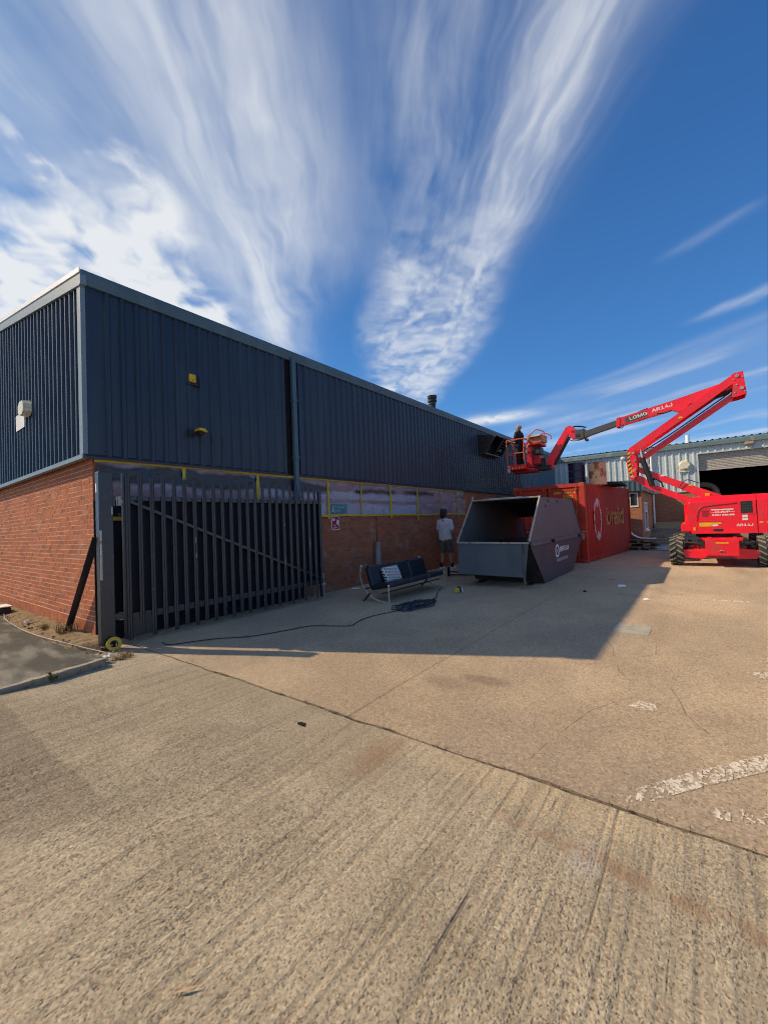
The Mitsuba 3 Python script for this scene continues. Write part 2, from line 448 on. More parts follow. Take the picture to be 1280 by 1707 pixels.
TARMAC = mat('tarmac', proc(tarmac_fn), rough=.8, spec=.3, bump=lambda p, n, uv: noise(p.x * 110, p.y * 110) + fbm(p.x * 30, p.y * 30, 1.0, 3), bscale=.0055, eps=.002)
KERBM = mat('kerb', worn((.25, .225, .175), .25, 9, (.12, .105, .08), .55, .8, 18), rough=.9)
DIRT = mat('dirt', worn((.20, .155, .095), .35, 12, (.10, .08, .05), .5, .75, 30), rough=1.0, spec=.1)
MOSS = mat('joint_fill', worn((.15, .12, .082), .4, 9, (.07, .06, .04), .5, .7, 14), rough=1.0, spec=.1)
GROUNDM = mat('far_ground', worn((.20, .17, .13), .2, .4), rough=.95, spec=.2)
WHITEP = mat('road_paint', worn((.54, .50, .42), .12, 20, (.34, .28, .20), .42, .66, 70), rough=.85, bump=yard_h, bscale=.003, eps=.002)
PATCHM = mat('patch_concrete', worn((.27, .265, .22), .1, 6, (.2, .19, .16), .55, .8, 15), rough=.9)

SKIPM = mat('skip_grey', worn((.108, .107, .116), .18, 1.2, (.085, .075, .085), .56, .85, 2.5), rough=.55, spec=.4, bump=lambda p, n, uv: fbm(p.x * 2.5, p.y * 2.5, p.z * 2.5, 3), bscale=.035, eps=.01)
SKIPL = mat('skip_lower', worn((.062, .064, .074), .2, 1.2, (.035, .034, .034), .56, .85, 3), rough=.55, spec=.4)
SKIPF = mat('skip_front', worn((.098, .120, .142), .25, 1.6, (.085, .10, .115), .5, .85, 3), rough=.5)
SKIPIN = mat('skip_inside', worn((.045, .043, .04), .3, 2, (.10, .08, .05), .55, .8, 6), rough=.8)
STEELB = mat('bare_steel', worn((.42, .41, .38), .2, 8, (.22, .16, .1), .55, .75, 16), rough=.5, metal=.5)
CONT = mat('container_red', streaky((.36, .022, .016), (.25, .028, .02), .7, 5), rough=.5, spec=.4, bump=lambda p, n, uv: fbm(p.x * 2.0, p.y * 2.0, p.z * 2.0, 3), bscale=.03, eps=.01)
CONTD = mat('container_door', worn((.44, .032, .016), .2, 2, (.28, .045, .025), .58, .78, 8), rough=.5)
RUSTC = mat('container_rust', worn((.40, .085, .03), .25, 4, (.16, .06, .03), .5, .7, 12), rough=.75)
RED = mat('lift_red', worn((.84, .006, .022), .08, 2, (.56, .045, .045), .54, .78, 6), rough=.32, spec=.5, coat=.4)
REDD = mat('lift_red_dark', worn((.42, .008, .018), .1, 3), rough=.4)
GREYP = mat('lift_grey', worn((.075, .078, .082), .1, 4), rough=.4)
BLACK = mat('black', worn((.018, .018, .019), .2, 6), rough=.5)
BLACKM = mat('black_matt', worn((.012, .012, .013), .2, 5), rough=.8, spec=.2)
RUSTB = mat('rusty_bar', worn((.14, .105, .085), .2, 8, (.075, .05, .035), .45, .7, 12), rough=.8)
CHROME = mat('chrome', (.80, .80, .79), rough=.38, metal=.7)
TYRE = mat('tyre', worn((.19, .19, .16), .2, 6, (.26, .25, .20), .5, .75, 10), rough=.9, spec=.2)
TYRED = mat('tyre_side', worn((.03, .03, .03), .2, 6, (.08, .075, .06), .55, .8, 10), rough=.85)
WHITE = mat('white', worn((.72, .72, .70), .05, 5), rough=.5)
CREAM = mat('cream', worn((.66, .65, .50), .08, 5), rough=.4)
YELLOW = mat('yellow', worn((.72, .46, .02), .1, 6), rough=.4)
TAPEY = mat('tape', worn((.56, .42, .035), .25, 9), rough=.6)
ORANGE = mat('orange', (.80, .30, .01), rough=.5)
HOSE = mat('hose', worn((.012, .030, .052), .2, 9), rough=.4)
CABLE = mat('cable', (.012, .014, .018), rough=.5)
LEATHER = mat('leather', worn((.010, .014, .024), .3, 5), rough=.42, bump=lambda p, n, uv: noise(p.x * 160, p.y * 160, p.z * 160), bscale=.0012, eps=.002)
WOODP = mat('pallet_wood', worn((.20, .16, .115), .3, 4, (.1, .085, .07), .5, .75, 9), rough=.9)
PLY = mat('plywood', worn((.36, .27, .16), .15, 3), rough=.8)
CARD = mat('cardboard', worn((.40, .24, .125), .1, 5), rough=.85)
RUSTD = mat('rusty_drum', worn((.54, .44, .27), .15, 4, (.26, .12, .05), .52, .66, 6), rough=.75)
BLUED = mat('blue_drum', worn((.012, .02, .06), .2, 4), rough=.32)
SHEETW = mat('pale_sheet', worn((.60, .58, .52), .1, 3), rough=.7)
SHEETG = mat('grey_sheet', worn((.26, .27, .30), .12, 3), rough=.6)
TEALS = mat('teal_sign', (.06, .20, .22), rough=.4)
REDS = mat('red_sign', (.38, .012, .03), rough=.4)
GREYPIPE = mat('grey_pipe', worn((.22, .235, .235), .1, 5), rough=.5)
SKIN = mat('skin', worn((.36, .19, .13), .08, 12), rough=.6)
HAIRB = mat('hair', worn((.020, .014, .011), .3, 30), rough=.6)
TSHIRT = mat('tshirt', worn((.60, .60, .64), .08, 6), rough=.9)
SHORTS = mat('shorts', worn((.10, .096, .082), .2, 5), rough=.95)
DARKCL = mat('dark_clothes', worn((.012, .013, .017), .2, 8), rough=.95)
SOCK = mat('sock', (.02, .02, .02), rough=.95)
PALEB = mat('pale_blue', worn((.33, .46, .52), .1, 5), rough=.6)
INSIDE = mat('hall_inside', worn((.05, .05, .05), .2, 1), rough=.9)
SHUT = mat('shutter', worn((.36, .36, .33), .1, 3), rough=.45)
GLASSD = mat('dark_pane', (.02, .025, .03), rough=.08, spec=.8)
PAPERW = mat('masking_paper', worn((.50, .49, .55), .15, 4), rough=.8)
WEEDM = mat('weed', worn((.055, .085, .022), .3, 9, (.16, .13, .05), .5, .7, 20), rough=.8)
STRAW = mat('straw', worn((.30, .21, .09), .3, 12), rough=.9)
FENCE = mat('gate_paint', worn((.018, .021, .029), .15, 4, (.055, .06, .07), .70, .82, 16), rough=.36, spec=.75)
FENCEP = mat('gate_panel', worn((.009, .011, .017), .2, 2), rough=.7, spec=.3)
CHIP = mat('bare_patch', worn((.34, .38, .38), .1, 20), rough=.6)
def cush_fn(p, n, uv):
    a = p.y * 17 + .5 * noise(p.y * 9, p.z * 9); b = p.z * 17 + p.y * 2 + .5 * noise(p.y * 8, p.z * 8, 3.0)
    k = dr.maximum(smoothstep(.20, .28, dr.abs(a - dr.floor(a) - .5)), smoothstep(.26, .34, dr.abs(b - dr.floor(b) - .5)))
    return mix((.02, .02, .025), (.55, .55, .54), k)


CUSH = mat('cushion', proc(cush_fn), rough=.9)



def overspray(p):
    near = smoothstep(7.2, 5.6, p.y)
    zc = 2.44 + .03 * near + .10 * (fbm(p.y * .9, 5.0, 1.0, 3) - .5)
    w = .085 + .05 * noise(p.y * 2.2, 2.0) + .03 * near
    d = (p.z - zc) / w + .5 * (fbm(p.y * 7, p.z * 7, 1.0, 3) - .5)
    return dr.exp(-d * d * dr.select(d > 0, 1.0, 1.0)) * (.55 + .45 * near) * smoothstep(.18, .5, noise(p.y * 1.3, 7.0) + .5 * near)


def film_fn(p, n, uv):
    f = fbm(p.y * 3.2, p.z * 9, 2.0, 4)
    return dr.clip(.36 + .30 * smoothstep(.5, .78, f) + overspray(p) * .6, 0, .95)


def film_col(p, n, uv):
    return mix((.46, .41, .48), (.020, .025, .038), smoothstep(.15, .6, overspray(p)))


scene['mat_film'] = {'type': 'mask', 'opacity': proc(film_fn), 'bsdf': {'type': 'twosided', 'bsdf': {'type': 'principled', 'base_color': proc(film_col), 'roughness': .3, 'specular': .6}}}
FILM = 'mat_film'

# ------------------------------------------------------------------ ground
struct('ground', B(-400, 400, -300, 500, -1.0, -.03), GROUNDM)
JR = np.random.RandomState(3)


def jline(y0, sd, a=.022):
    xs = np.arange(-6.4, 14.01, .07)
    ys = y0 + a * 2 * (meshkit.fbm(np.stack([xs * 3.6, xs * 0, xs * 0 + sd], -1), 5, sd) - .5)
    return xs, ys


xs, ya = jline(2.490, 1, .026)
_, yb = jline(2.508, 2, .026)
yb = np.maximum(yb, ya + .003)


def sheet(top, low, xs_, nrow, zlift):
    """rows between two edge curves, denser near the first"""
    w = np.linspace(0, 1, nrow + 1) ** 2
    Yg = top[None] * (1 - w)[:, None] + low[None] * w[:, None]
    Xg = np.broadcast_to(xs_, Yg.shape)
    Z = zlift(Xg, Yg)
    v = np.stack([Xg, Yg, Z], -1).reshape(-1, 3)
    n = len(xs_); i, j = np.meshgrid(np.arange(n - 1), np.arange(nrow)); a = (j * n + i).ravel()
    f = np.stack([a, a + 1, a + n + 1, a + n], 1)
    if low.mean() < top.mean(): f = f[:, ::-1]
    # a skirt down at the joint
    s0 = v[:n].copy(); s0[:, 2] = -.05
    v = np.vstack([v, s0]); b = len(v) - n; k = np.arange(n - 1)
    g = np.stack([k, k + 1, b + k + 1, b + k], 1)
    f = np.vstack([f, g])
    return trimesh.Trimesh(v, np.vstack([f[:, [0, 1, 2]], f[:, [0, 2, 3]]]), process=False)


def roll(X, Y):
    m = np.exp(-((Y - 2.5) / .25) ** 2)
    return .010 * (meshkit.fbm(np.stack([X * .8, Y * .8, X * 0], -1), 3, 5) - .5) - .006 * m


def yroll(X, Y): return roll(X, Y) * np.clip((30 - Y) / 20, 0, 1)


struct('concrete_yard', sheet(yb, np.full_like(xs, 60.0), xs, 90, yroll), YARD, True)
struct('concrete_yard_side', B(-7.05, -6.4, 2.2, 60, -.05, -.002), YARD)
struct('concrete_apron', sheet(ya, np.full_like(xs, -14.0), xs, 90, roll), APRON, True)
struct('joint_filling', grid(-6.4, 14, 2.42, 2.58, 260, 4, lambda X, Y: -.017 + .010 * meshkit.fbm(np.stack([X * 9, Y * 9, X * 0], -1), 3, 4)), MOSS, True)


def flakes(name, region, f, thr, seed, cell=.006, lift=.003):
    """worn paint: the cells of a fine grid that still hold paint inside the region polygon"""
    P = sg.Polygon(region); x0, y0, x1, y1 = P.bounds
    out = []
    from shapely import contains_xy
    X, Y = np.meshgrid(np.arange(x0, x1, cell), np.arange(y0, y1, cell))
    # wear follows the tamper marks
    k = meshkit.fbm(np.stack([X * f * 4.5, Y * f * .9, X * 0], -1), 4, seed) * .42 + .22 * meshkit.fbm(np.stack([X * 3, Y * 3, X * 0], -1), 3, seed + 3) + .36 * meshkit.fbm(np.stack([X * 95, Y * 60, X * 0], -1), 3, seed + 9)
    ok = contains_xy(P, X, Y) & (k > thr)
    v, fa = [], []
    for x, y in zip(X[ok], Y[ok]):
        b = len(v); z = lift
        v += [(x, y, z), (x + cell, y, z), (x + cell, y + cell, z), (x, y + cell, z)]
        fa += [(b, b + 1, b + 2), (b, b + 2, b + 3)]
    if not v: return
    m = trimesh.Trimesh(v, fa, process=False)
    m.vertices[:, 2] = roll(m.vertices[:, 0], m.vertices[:, 1]) + lift
    struct(name, m, WHITEP)


flakes('painted_line', [(-.44, 2.60), (-.14, 3.02), (.30, 3.58), (.9, 4.3), (1.0, 4.2), (.36, 3.44), (-.05, 2.94), (-.36, 2.54)], 13, .485, 3)
flakes('painted_line_001', [(-.05, 2.74), (.5, 3.0), (.55, 2.9), (0, 2.66)], 11, .54, 8)
flakes('painted_mark', [(-.53, 3.86), (-.47, 4.0), (-.36, 3.98), (-.33, 3.86), (-.44, 3.82)], 14, .45, 5)
flakes('painted_mark_001', [(.28, 5.2), (.45, 5.28), (.55, 5.1), (.4, 5.04)], 12, .48, 6)
flakes('painted_mark_002', [(.1, 9.2), (.6, 9.25), (.6, 9.1), (.1, 9.05)], 8, .5, 7)
struct('concrete_patch', B(-1.0, -.58, 6.18, 6.70, -.03, .006), PATCHM)
# the break in the apron surface
hole = []
for i in range(14):
    a = i / 14 * 2 * math.pi; r = RND.uniform(.016, .042)
    hole.append((-2.57 + 1.5 * r * math.cos(a), 2.2 + .8 * r * math.sin(a)))
struct('surface_hole', prism(hole, 'z', -.03, .0075), BLACKM)


# pavement, kerb, dirt at the left
def ktop(y): return np.interp(y, [-3, .6, 1.0, 1.5, 1.95], [.012, .02, .055, .088, .10])


KX = lambda y: np.interp(y, [-3, .9, 1.4, 1.95], [-5.66, -5.66, -5.58, -5.64])
kb = [(-3.0, .86), (.88, 1.365), (1.40, 1.90)]
for y0, y1 in kb:
    ys = np.linspace(y0, y1, 8); pts = []
    v = []
    for y in ys:
        z = ktop(y) + .006 * (RND.random() - .5); x = KX(y)
        v += [(x - .13, y, z - .004), (x - .012, y, z), (x, y, z - .014), (x - .040, y, -.05), (x - .13, y, -.05)]
    n = 5; f = []
    for i in range(len(ys) - 1):
        for j in range(n):
            k = (j + 1) % n
            f += [(i * n + j, (i + 1) * n + j, (i + 1) * n + k), (i * n + j, (i + 1) * n + k, i * n + k)]
    e = (len(ys) - 1) * n
    f += [(0, j, j + 1) for j in range(1, n - 1)] + [(e, e + j + 1, e + j) for j in range(1, n - 1)]
    add('kerb', 'kerb_stone', trimesh.Trimesh(v, f, process=False), KERBM)
labels['kerb'] = {'kind': 'structure'}
PX_, PY_ = np.meshgrid(np.linspace(-20, -5.72, 120), np.linspace(-3, 1.86, 60))


def pave_edge(x): return np.interp(x, [-20, -10.4, -9.1, -8.1, -7.0, -6.4, -5.7], [1.9, 1.82, 1.76, 1.74, 1.80, 1.86, 1.92])


w = np.linspace(0, 1, 50)
Xp = np.linspace(-20, -5.715, 160)
Yp = -3 + (pave_edge(Xp)[None] + 3) * w[:, None]
Xg = np.broadcast_to(Xp, Yp.shape)
Zp = ktop(Yp) - .003 + .008 * (meshkit.fbm(np.stack([Xg * 1.5, Yp * 1.5, Xg * 0], -1), 3, 2) - .5)
n_ = len(Xp); i_, j_ = np.meshgrid(np.arange(n_ - 1), np.arange(49)); a_ = (j_ * n_ + i_).ravel()
f_ = np.stack([a_, a_ + 1, a_ + n_ + 1, a_ + n_], 1)
struct('pavement', trimesh.Trimesh(np.stack([Xg, Yp, Zp], -1).reshape(-1, 3), np.vstack([f_[:, [0, 1, 2]], f_[:, [0, 2, 3]]]), process=False), TARMAC, True)
struct('dirt_strip', grid(-20, -5.6, 1.70, 2.24, 420, 16, lambda X, Y: .070 + .045 * np.clip((Y - 1.75) / .4, 0, 1) - .17 * np.clip((X + 6.62) / .30, 0, 1) + .045 * meshkit.fbm(np.stack([X * 9, Y * 9, X * 0], -1), 4, 3) - .014 - .05 * np.exp(-((Y - 1.70) / .05) ** 2)), DIRT, True)

# ------------------------------------------------------------------ the near warehouse
WH = thing('warehouse', 'long low red brick warehouse with navy ribbed cladding along the left side', 'building')
XW, YS = -7.01, 2.24
YE = 26.9
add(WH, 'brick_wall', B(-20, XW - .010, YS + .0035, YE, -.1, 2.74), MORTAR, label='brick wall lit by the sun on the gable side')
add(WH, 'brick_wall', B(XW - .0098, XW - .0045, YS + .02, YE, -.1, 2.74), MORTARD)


def bricks():
    """(distance from the near corner, side, mesh) of each brick, 9 mm proud of the mortar"""
    out = []
    def one(u0, u1, z0, z1, side, proud):
        if side == 'x':
            m = B(XW - .06, XW + proud, u0, u1, z0, z1)
        else:
            m = B(-u1, -u0, YS - proud, YS + .06, z0, z1)
        keep = m.face_normals[:, 0] > -.5 if side == 'x' else m.face_normals[:, 1] < .5
        m.update_faces(keep); m.remove_unreferenced_vertices()
        return m
    for side, a, b in (('y', -XW, 13.4), ('x', YS, 20.6)):
        for c in range(36):
            z0 = c * .075 + .0
            if c in (1, 2, 3):
                if c != 1: continue
                u = a + .005
                while u < b - .07:                               # a course of bricks on end
                    out.append((u - a, side, one(u, u + .065, .075, .29, side, RND.uniform(-.0015, .0015)))); u += .075
                continue
            u = a - (.1125 if c % 2 else 0)
            while u < b:
                u0, u1 = max(u, a) + (0 if u < a + .001 else .005), u + .22
                if u1 - u0 > .03:
                    out.append((u0 - a, side, one(u0, u1, z0 + .005, z0 + .07, side, RND.uniform(-.002, .002))))
                u += .225
    return out


BR = bricks()
left = sorted([b for b in BR if b[1] == 'y'], key=lambda b: b[0])
for d_, s_, m in left[:300]:
    add(WH + '__brick_wall', 'brick', m, BRICK)
add(WH + '__brick_wall', 'brickwork', cat([b[2] for b in left[300:]]), BRICK, kind='stuff')
add(WH + '__brick_wall_001', 'brickwork', cat([b[2] for b in BR if b[1] == 'x']), BRICK, kind='stuff')
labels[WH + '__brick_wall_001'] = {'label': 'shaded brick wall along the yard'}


def ribbed(u0, u1, z0, ztop, pitch, crest, rise, h, place):
    """profiled sheet: pans and narrow ribs; place(u, d, z) -> point"""
    us, ds = [], []
    for k in range(math.floor(u0 / pitch) - 1, math.ceil(u1 / pitch) + 1):
        for q, d in ((0, 0), (pitch - crest - 2 * rise, 0), (pitch - crest - rise, h), (pitch - rise, h)):
            us.append(k * pitch + q); ds.append(d)
    inner = [u for u in us if u0 + 1e-4 < u < u1 - 1e-4]
    pts = [(u, float(np.interp(u, us, ds))) for u in [u0] + inner + [u1]]
    v = []
    for a, d in pts: v += [place(a, d, z0), place(a, d, ztop(a))]
    f = [(2 * i, 2 * i + 2, 2 * i + 3, 2 * i + 1) for i in range(len(pts) - 1)]
    f = np.array(f)
    return trimesh.Trimesh(np.array(v), np.vstack([f[:, [0, 1, 2]], f[:, [0, 2, 3]]]), process=False)


CX, CY = -6.975, 2.165                                              # planes of the pans on the two faces
verge = lambda u: 5.25 + .177 * (u - 7.0)
add(WH, 'wall_lining', B(-20, CX - .02, CY + .02, YE, 2.745, 5.20), BLACKM)
add(WH, 'wall_lining', prism([(-20, 5.19), (-7.1, 5.19), (-7.1, 5.22), (-20, 7.45)], 'y', CY + .021, CY + .2), BLACKM)
PT = .2083
u = 2.78
edges = [2.29, 15 * PT, 20 * PT, 25 * PT, 5.80]
for a, b in zip(edges[:-1], edges[1:]):
    add(WH, 'cladding_sheet', ribbed(a, b, 2.70, lambda q: 5.28, PT, .045, .024, .034, lambda q, d, z: (CX + d, q, z)), NAVY)
add(WH, 'corner_flashing', cat(B(CX - .05, CX + .012, CY - .03, 2.30, 2.69, 5.27)), NAVY, label='flat dark corner flashing on the yard side')
a = 6.16
while a < 20.45:
    b = min((math.floor(a / PT / 5 + 1e-6) + 1) * PT * 5, 20.5)
    add(WH, 'cladding_sheet', ribbed(a, b, 2.70, lambda q: 5.28, PT, .045, .024, .034, lambda q, d, z: (CX + d, q, z)), NAVY)
    a = b
a = 20.62
while a < YE - .05:
    b = min(a + PT * 5, YE)
    add(WH, 'cladding_sheet', ribbed(a, b, 2.70, lambda q: 5.28, PT, .045, .024, .034, lambda q, d, z: (CX + d - .02, q, z)), TEAL, label='unpainted blue grey cladding sheet')
    a = b
a = 7.085
while a < 16:
    b = (math.floor(a / PT / 5 + 1e-6) + 1) * PT * 5
    add(WH, 'cladding_sheet', ribbed(a, b, 2.74, verge, PT, .040, .018, .042, lambda q, d, z: (-q, CY - d, z)), NAVY)
    a = b
fx = []
for z in (2.80, 3.92, 5.08):
    for k in range(int(2.4 / PT), int(20.4 / PT)):
        y = k * PT + .10
        if 5.8 < y < 6.2: continue
        fx.append(hullpts([(CX + d, y + r_ * math.cos(a_), z + r_ * math.sin(a_)) for d, r_ in ((0, .011), (.006, .008)) for a_ in np.linspace(0, 6.28, 7)[:-1]]))
add(WH, 'fixings', cat(fx), BLACK, kind='stuff')
for y0, y1 in ((2.13, 5.82), (6.14, 20.55)):
    add(WH, 'drip_trim', prism([(CX - .03, 2.675), (CX + .05, 2.665), (CX + .055, 2.70), (CX + .01, 2.74), (CX - .03, 2.74)], 'y', y0, y1), NAVY)
add(WH, 'drip_trim', prism([(CX - .03, 2.675), (CX + .04, 2.665), (CX + .01, 2.74), (CX - .03, 2.74)], 'y', 20.6, YE), TEAL)
add(WH, 'drip_trim', B(-20, CX, CY - .055, CY + .02, 2.672, 2.735), PALET, label='pale bottom trim of the gable cladding')
add(WH, 'soffit', B(-20, CX, CY + .02, YS + .02, 2.70, 2.74), BLACKM)
add(WH, 'corner_trim', cat(B(-7.10, CX + .014, CY - .050, CY + .01, 2.735, 5.26)), PALET, label='pale corner trim between the two clad faces')
# eaves and verge
gut = [(-6.99, 5.21), (-6.93, 5.21), (-6.922, 5.26), (-6.905, 5.33), (-6.90, 5.405), (-6.92, 5.41), (-6.99, 5.43)]
add(WH, 'gutter', prism(gut, 'y', 2.115, YE + .1), TEAL)
add(WH, 'verge_trim', prism([(-20, verge(20) - .06), (-6.96, 5.185), (-6.905, 5.19), (-6.905, 5.40), (-20, verge(20) + .15)], 'y', 2.10, 2.18), PALET)
add(WH, 'verge_capping', prism([(-20, verge(20) + .09), (-6.898, 5.352), (-6.898, 5.425), (-20, verge(20) + .17)], 'y', 2.086, 2.099), FLASH, label='pale metal capping along the verge')
add(WH, 'roof', prism([(-20, verge(20) + .10), (-6.95, 5.38), (-6.95, 5.40), (-20, verge(20) + .12)], 'y', 2.182, YE + 3), ROOFM)
# recess behind the rainwater pipe, and the pipe
add(WH, 'pipe_recess', B(CX - .03, CX - .012, 5.80, 6.16, 2.70, 5.24), BLACKM)
dp = add(WH, 'downpipe', cat(RB(-6.955, -6.865, 5.965, 6.075, .25, 5.28, .012)), TEAL, label='square blue grey downpipe')
for z in (3.05, 4.3, 2.2):
    add(dp, 'bracket', RB(-6.965, -6.855, 5.955, 6.085, z, z + .05, .005), TEAL)
sp_ = add(WH, 'downpipe', cyl((-6.93, 7.98, .0), (-6.93, 7.98, .02), .001), GREYPIPE)
del scene[sp_]
# vertical movement joint in the brickwork
add(WH, 'movement_joint', B(XW - .02, XW + .004, 8.86, 8.885, 0, 2.66), BLACKM)

fl = thing('roof_flue', 'short dark metal flue cowl rising above the warehouse roof edge', 'flue')
add(fl, 'pipe', cyl((-8.5, 14.8, 5.6), (-8.5, 14.8, 6.56), .125, 18), BLACK, 40)
add(fl, 'cowl', cat(cyl((-8.5, 14.8, 6.50), (-8.5, 14.8, 6.56), .19, 18), cyl((-8.5, 14.8, 6.62), (-8.5, 14.8, 6.74), .18, 18, .20), cyl((-8.5, 14.8, 6.54), (-8.5, 14.8, 6.64), .14, 18)), BLACK, 40)
add(fl, 'collar', cyl((-8.5, 14.8, 6.40), (-8.5, 14.8, 6.43), .16, 18), GREYP, 40)

# ---- things fixed to the warehouse
sd = thing('alarm_sounder', 'small yellow alarm sounder, the upper of two yellow fittings on the navy cladding', 'alarm')
add(sd, 'back_plate', B(CX, CX + .045, 3.66, 3.86, 4.12, 4.145), BLACK)
add(sd, 'body', RB(CX + .01, CX + .06, 3.69, 3.81, 4.17, 4.31, .012), YELLOW)
add(sd, 'lens', toT(m3.Manifold.hull_points(np.array([(CX + .06 + .035 * math.cos(t_) * 1.0, 3.75 + .045 * math.cos(a_) * math.sin(t_), 4.24 + .055 * math.sin(a_) * math.sin(t_)) for t_ in (0, .6, 1.1, 1.57) for a_ in np.linspace(0, 6.28, 13)], np.float32))), YELLOW)
fl2 = thing('wall_lamp', 'black bracket lamp with a yellow top, below the yellow alarm on the navy cladding', 'lamp')
add(fl2, 'bracket', cat(B(CX, CX + .05, 3.66, 3.74, 3.20, 3.34), beam((CX + .04, 3.72, 3.27), (CX + .16, 3.78, 3.29), .03, .03)), BLACK)
add(fl2, 'housing', hullpts([(CX + .10, 3.74, 3.28), (CX + .24, 3.74, 3.28), (CX + .12, 3.86, 3.26), (CX + .24, 3.86, 3.26), (CX + .12, 3.76, 3.20), (CX + .2, 3.8, 3.19)]), BLACK)
add(fl2, 'cover', hullpts([(CX + .08, 3.73, 3.29), (CX + .27, 3.72, 3.29), (CX + .10, 3.89, 3.27), (CX + .27, 3.88, 3.27), (CX + .11, 3.75, 3.335), (CX + .24, 3.75, 3.335), (CX + .12, 3.85, 3.33), (CX + .24, 3.85, 3.33)]), YELLOW)
ab = thing('alarm_box', 'cream bell box fixed to the ribbed gable cladding', 'alarm')
pent = [(-9.92, 3.86), (-9.92, 4.00), (-9.82, 4.07), (-9.62, 4.07), (-9.54, 4.00), (-9.54, 3.86), (-9.64, 3.80), (-9.82, 3.80)]
add(ab, 'case', hullpts([(x, 2.122, z) for x, z in pent] + [(x * .9 + -9.73 * .1, 2.0, z * .9 + 3.93 * .1) for x, z in pent]), CREAM)
single('paper_notice', B(-10.62, -10.02, 2.114, 2.120, 3.66, 3.96), WHITE, 'white paper notice beside the cream bell box on the gable', 'notice')

eh = thing('extract_hood', 'black sloping extract hood jutting from the top of the navy cladding beside the lift basket', 'vent hood')
HA, HB = 15.6, 17.3
A0, A1, A2, A3 = (-6.96, 5.0), (-6.2, 4.87), (-6.66, 4.22), (-6.96, 4.22)
for y in (HA, HB - .015):
    add(eh, 'end_panel', prism([A0, A1, A2, A3], 'y', y, y + .015), BLACK)
add(eh, 'top_panel', plate([(A0[0], HA, A0[1]), (A1[0], HA, A1[1]), (A1[0], HB, A1[1]), (A0[0], HB, A0[1])], .015), BLACK)
add(eh, 'bottom_panel', plate([(A3[0], HA, A3[1] + .01), (A2[0], HA, A2[1] + .01), (A2[0], HB, A2[1] + .01), (A3[0], HB, A3[1] + .01)], .02), GREYP)
mx = lambda a, b, k: (a[0] + (b[0] - a[0]) * k, a[1] + (b[1] - a[1]) * k)
for k in range(7):
    p = mx(A1, A2, (k + .3) / 7)
    add(eh, 'louvre_blade', plate([(p[0] - .02, HA + .95, p[1] + .0), (p[0] - .12, HA + .95, p[1] + .07), (p[0] - .12, HB - .02, p[1] + .07), (p[0] - .02, HB - .02, p[1])], .008), GREYP)
add(eh, 'frame_bar', cat(beam((A1[0], HA + .02, A1[1]), (A2[0], HA + .02, A2[1]), .04, .03, (0, 1, 0)), beam((A1[0], HA + .93, A1[1]), (A2[0], HA + .93, A2[1]), .05, .03, (0, 1, 0)), beam((A1[0], HB - .02, A1[1]), (A2[0], HB - .02, A2[1]), .04, .03, (0, 1, 0)), beam((A2[0], HA, A2[1]), (A2[0], HB, A2[1]), .03, .04)), GREYP)
add(eh, 'lamp', toT(m3.Manifold.hull_points(np.array([(-6.55 + .07 * math.cos(a_), HA + 1.25 + .09 * math.sin(a_), 4.40 + .0 + dz) for a_ in np.linspace(0, 6.28, 14) for dz in (0, .07)], np.float32))), SHEETG)

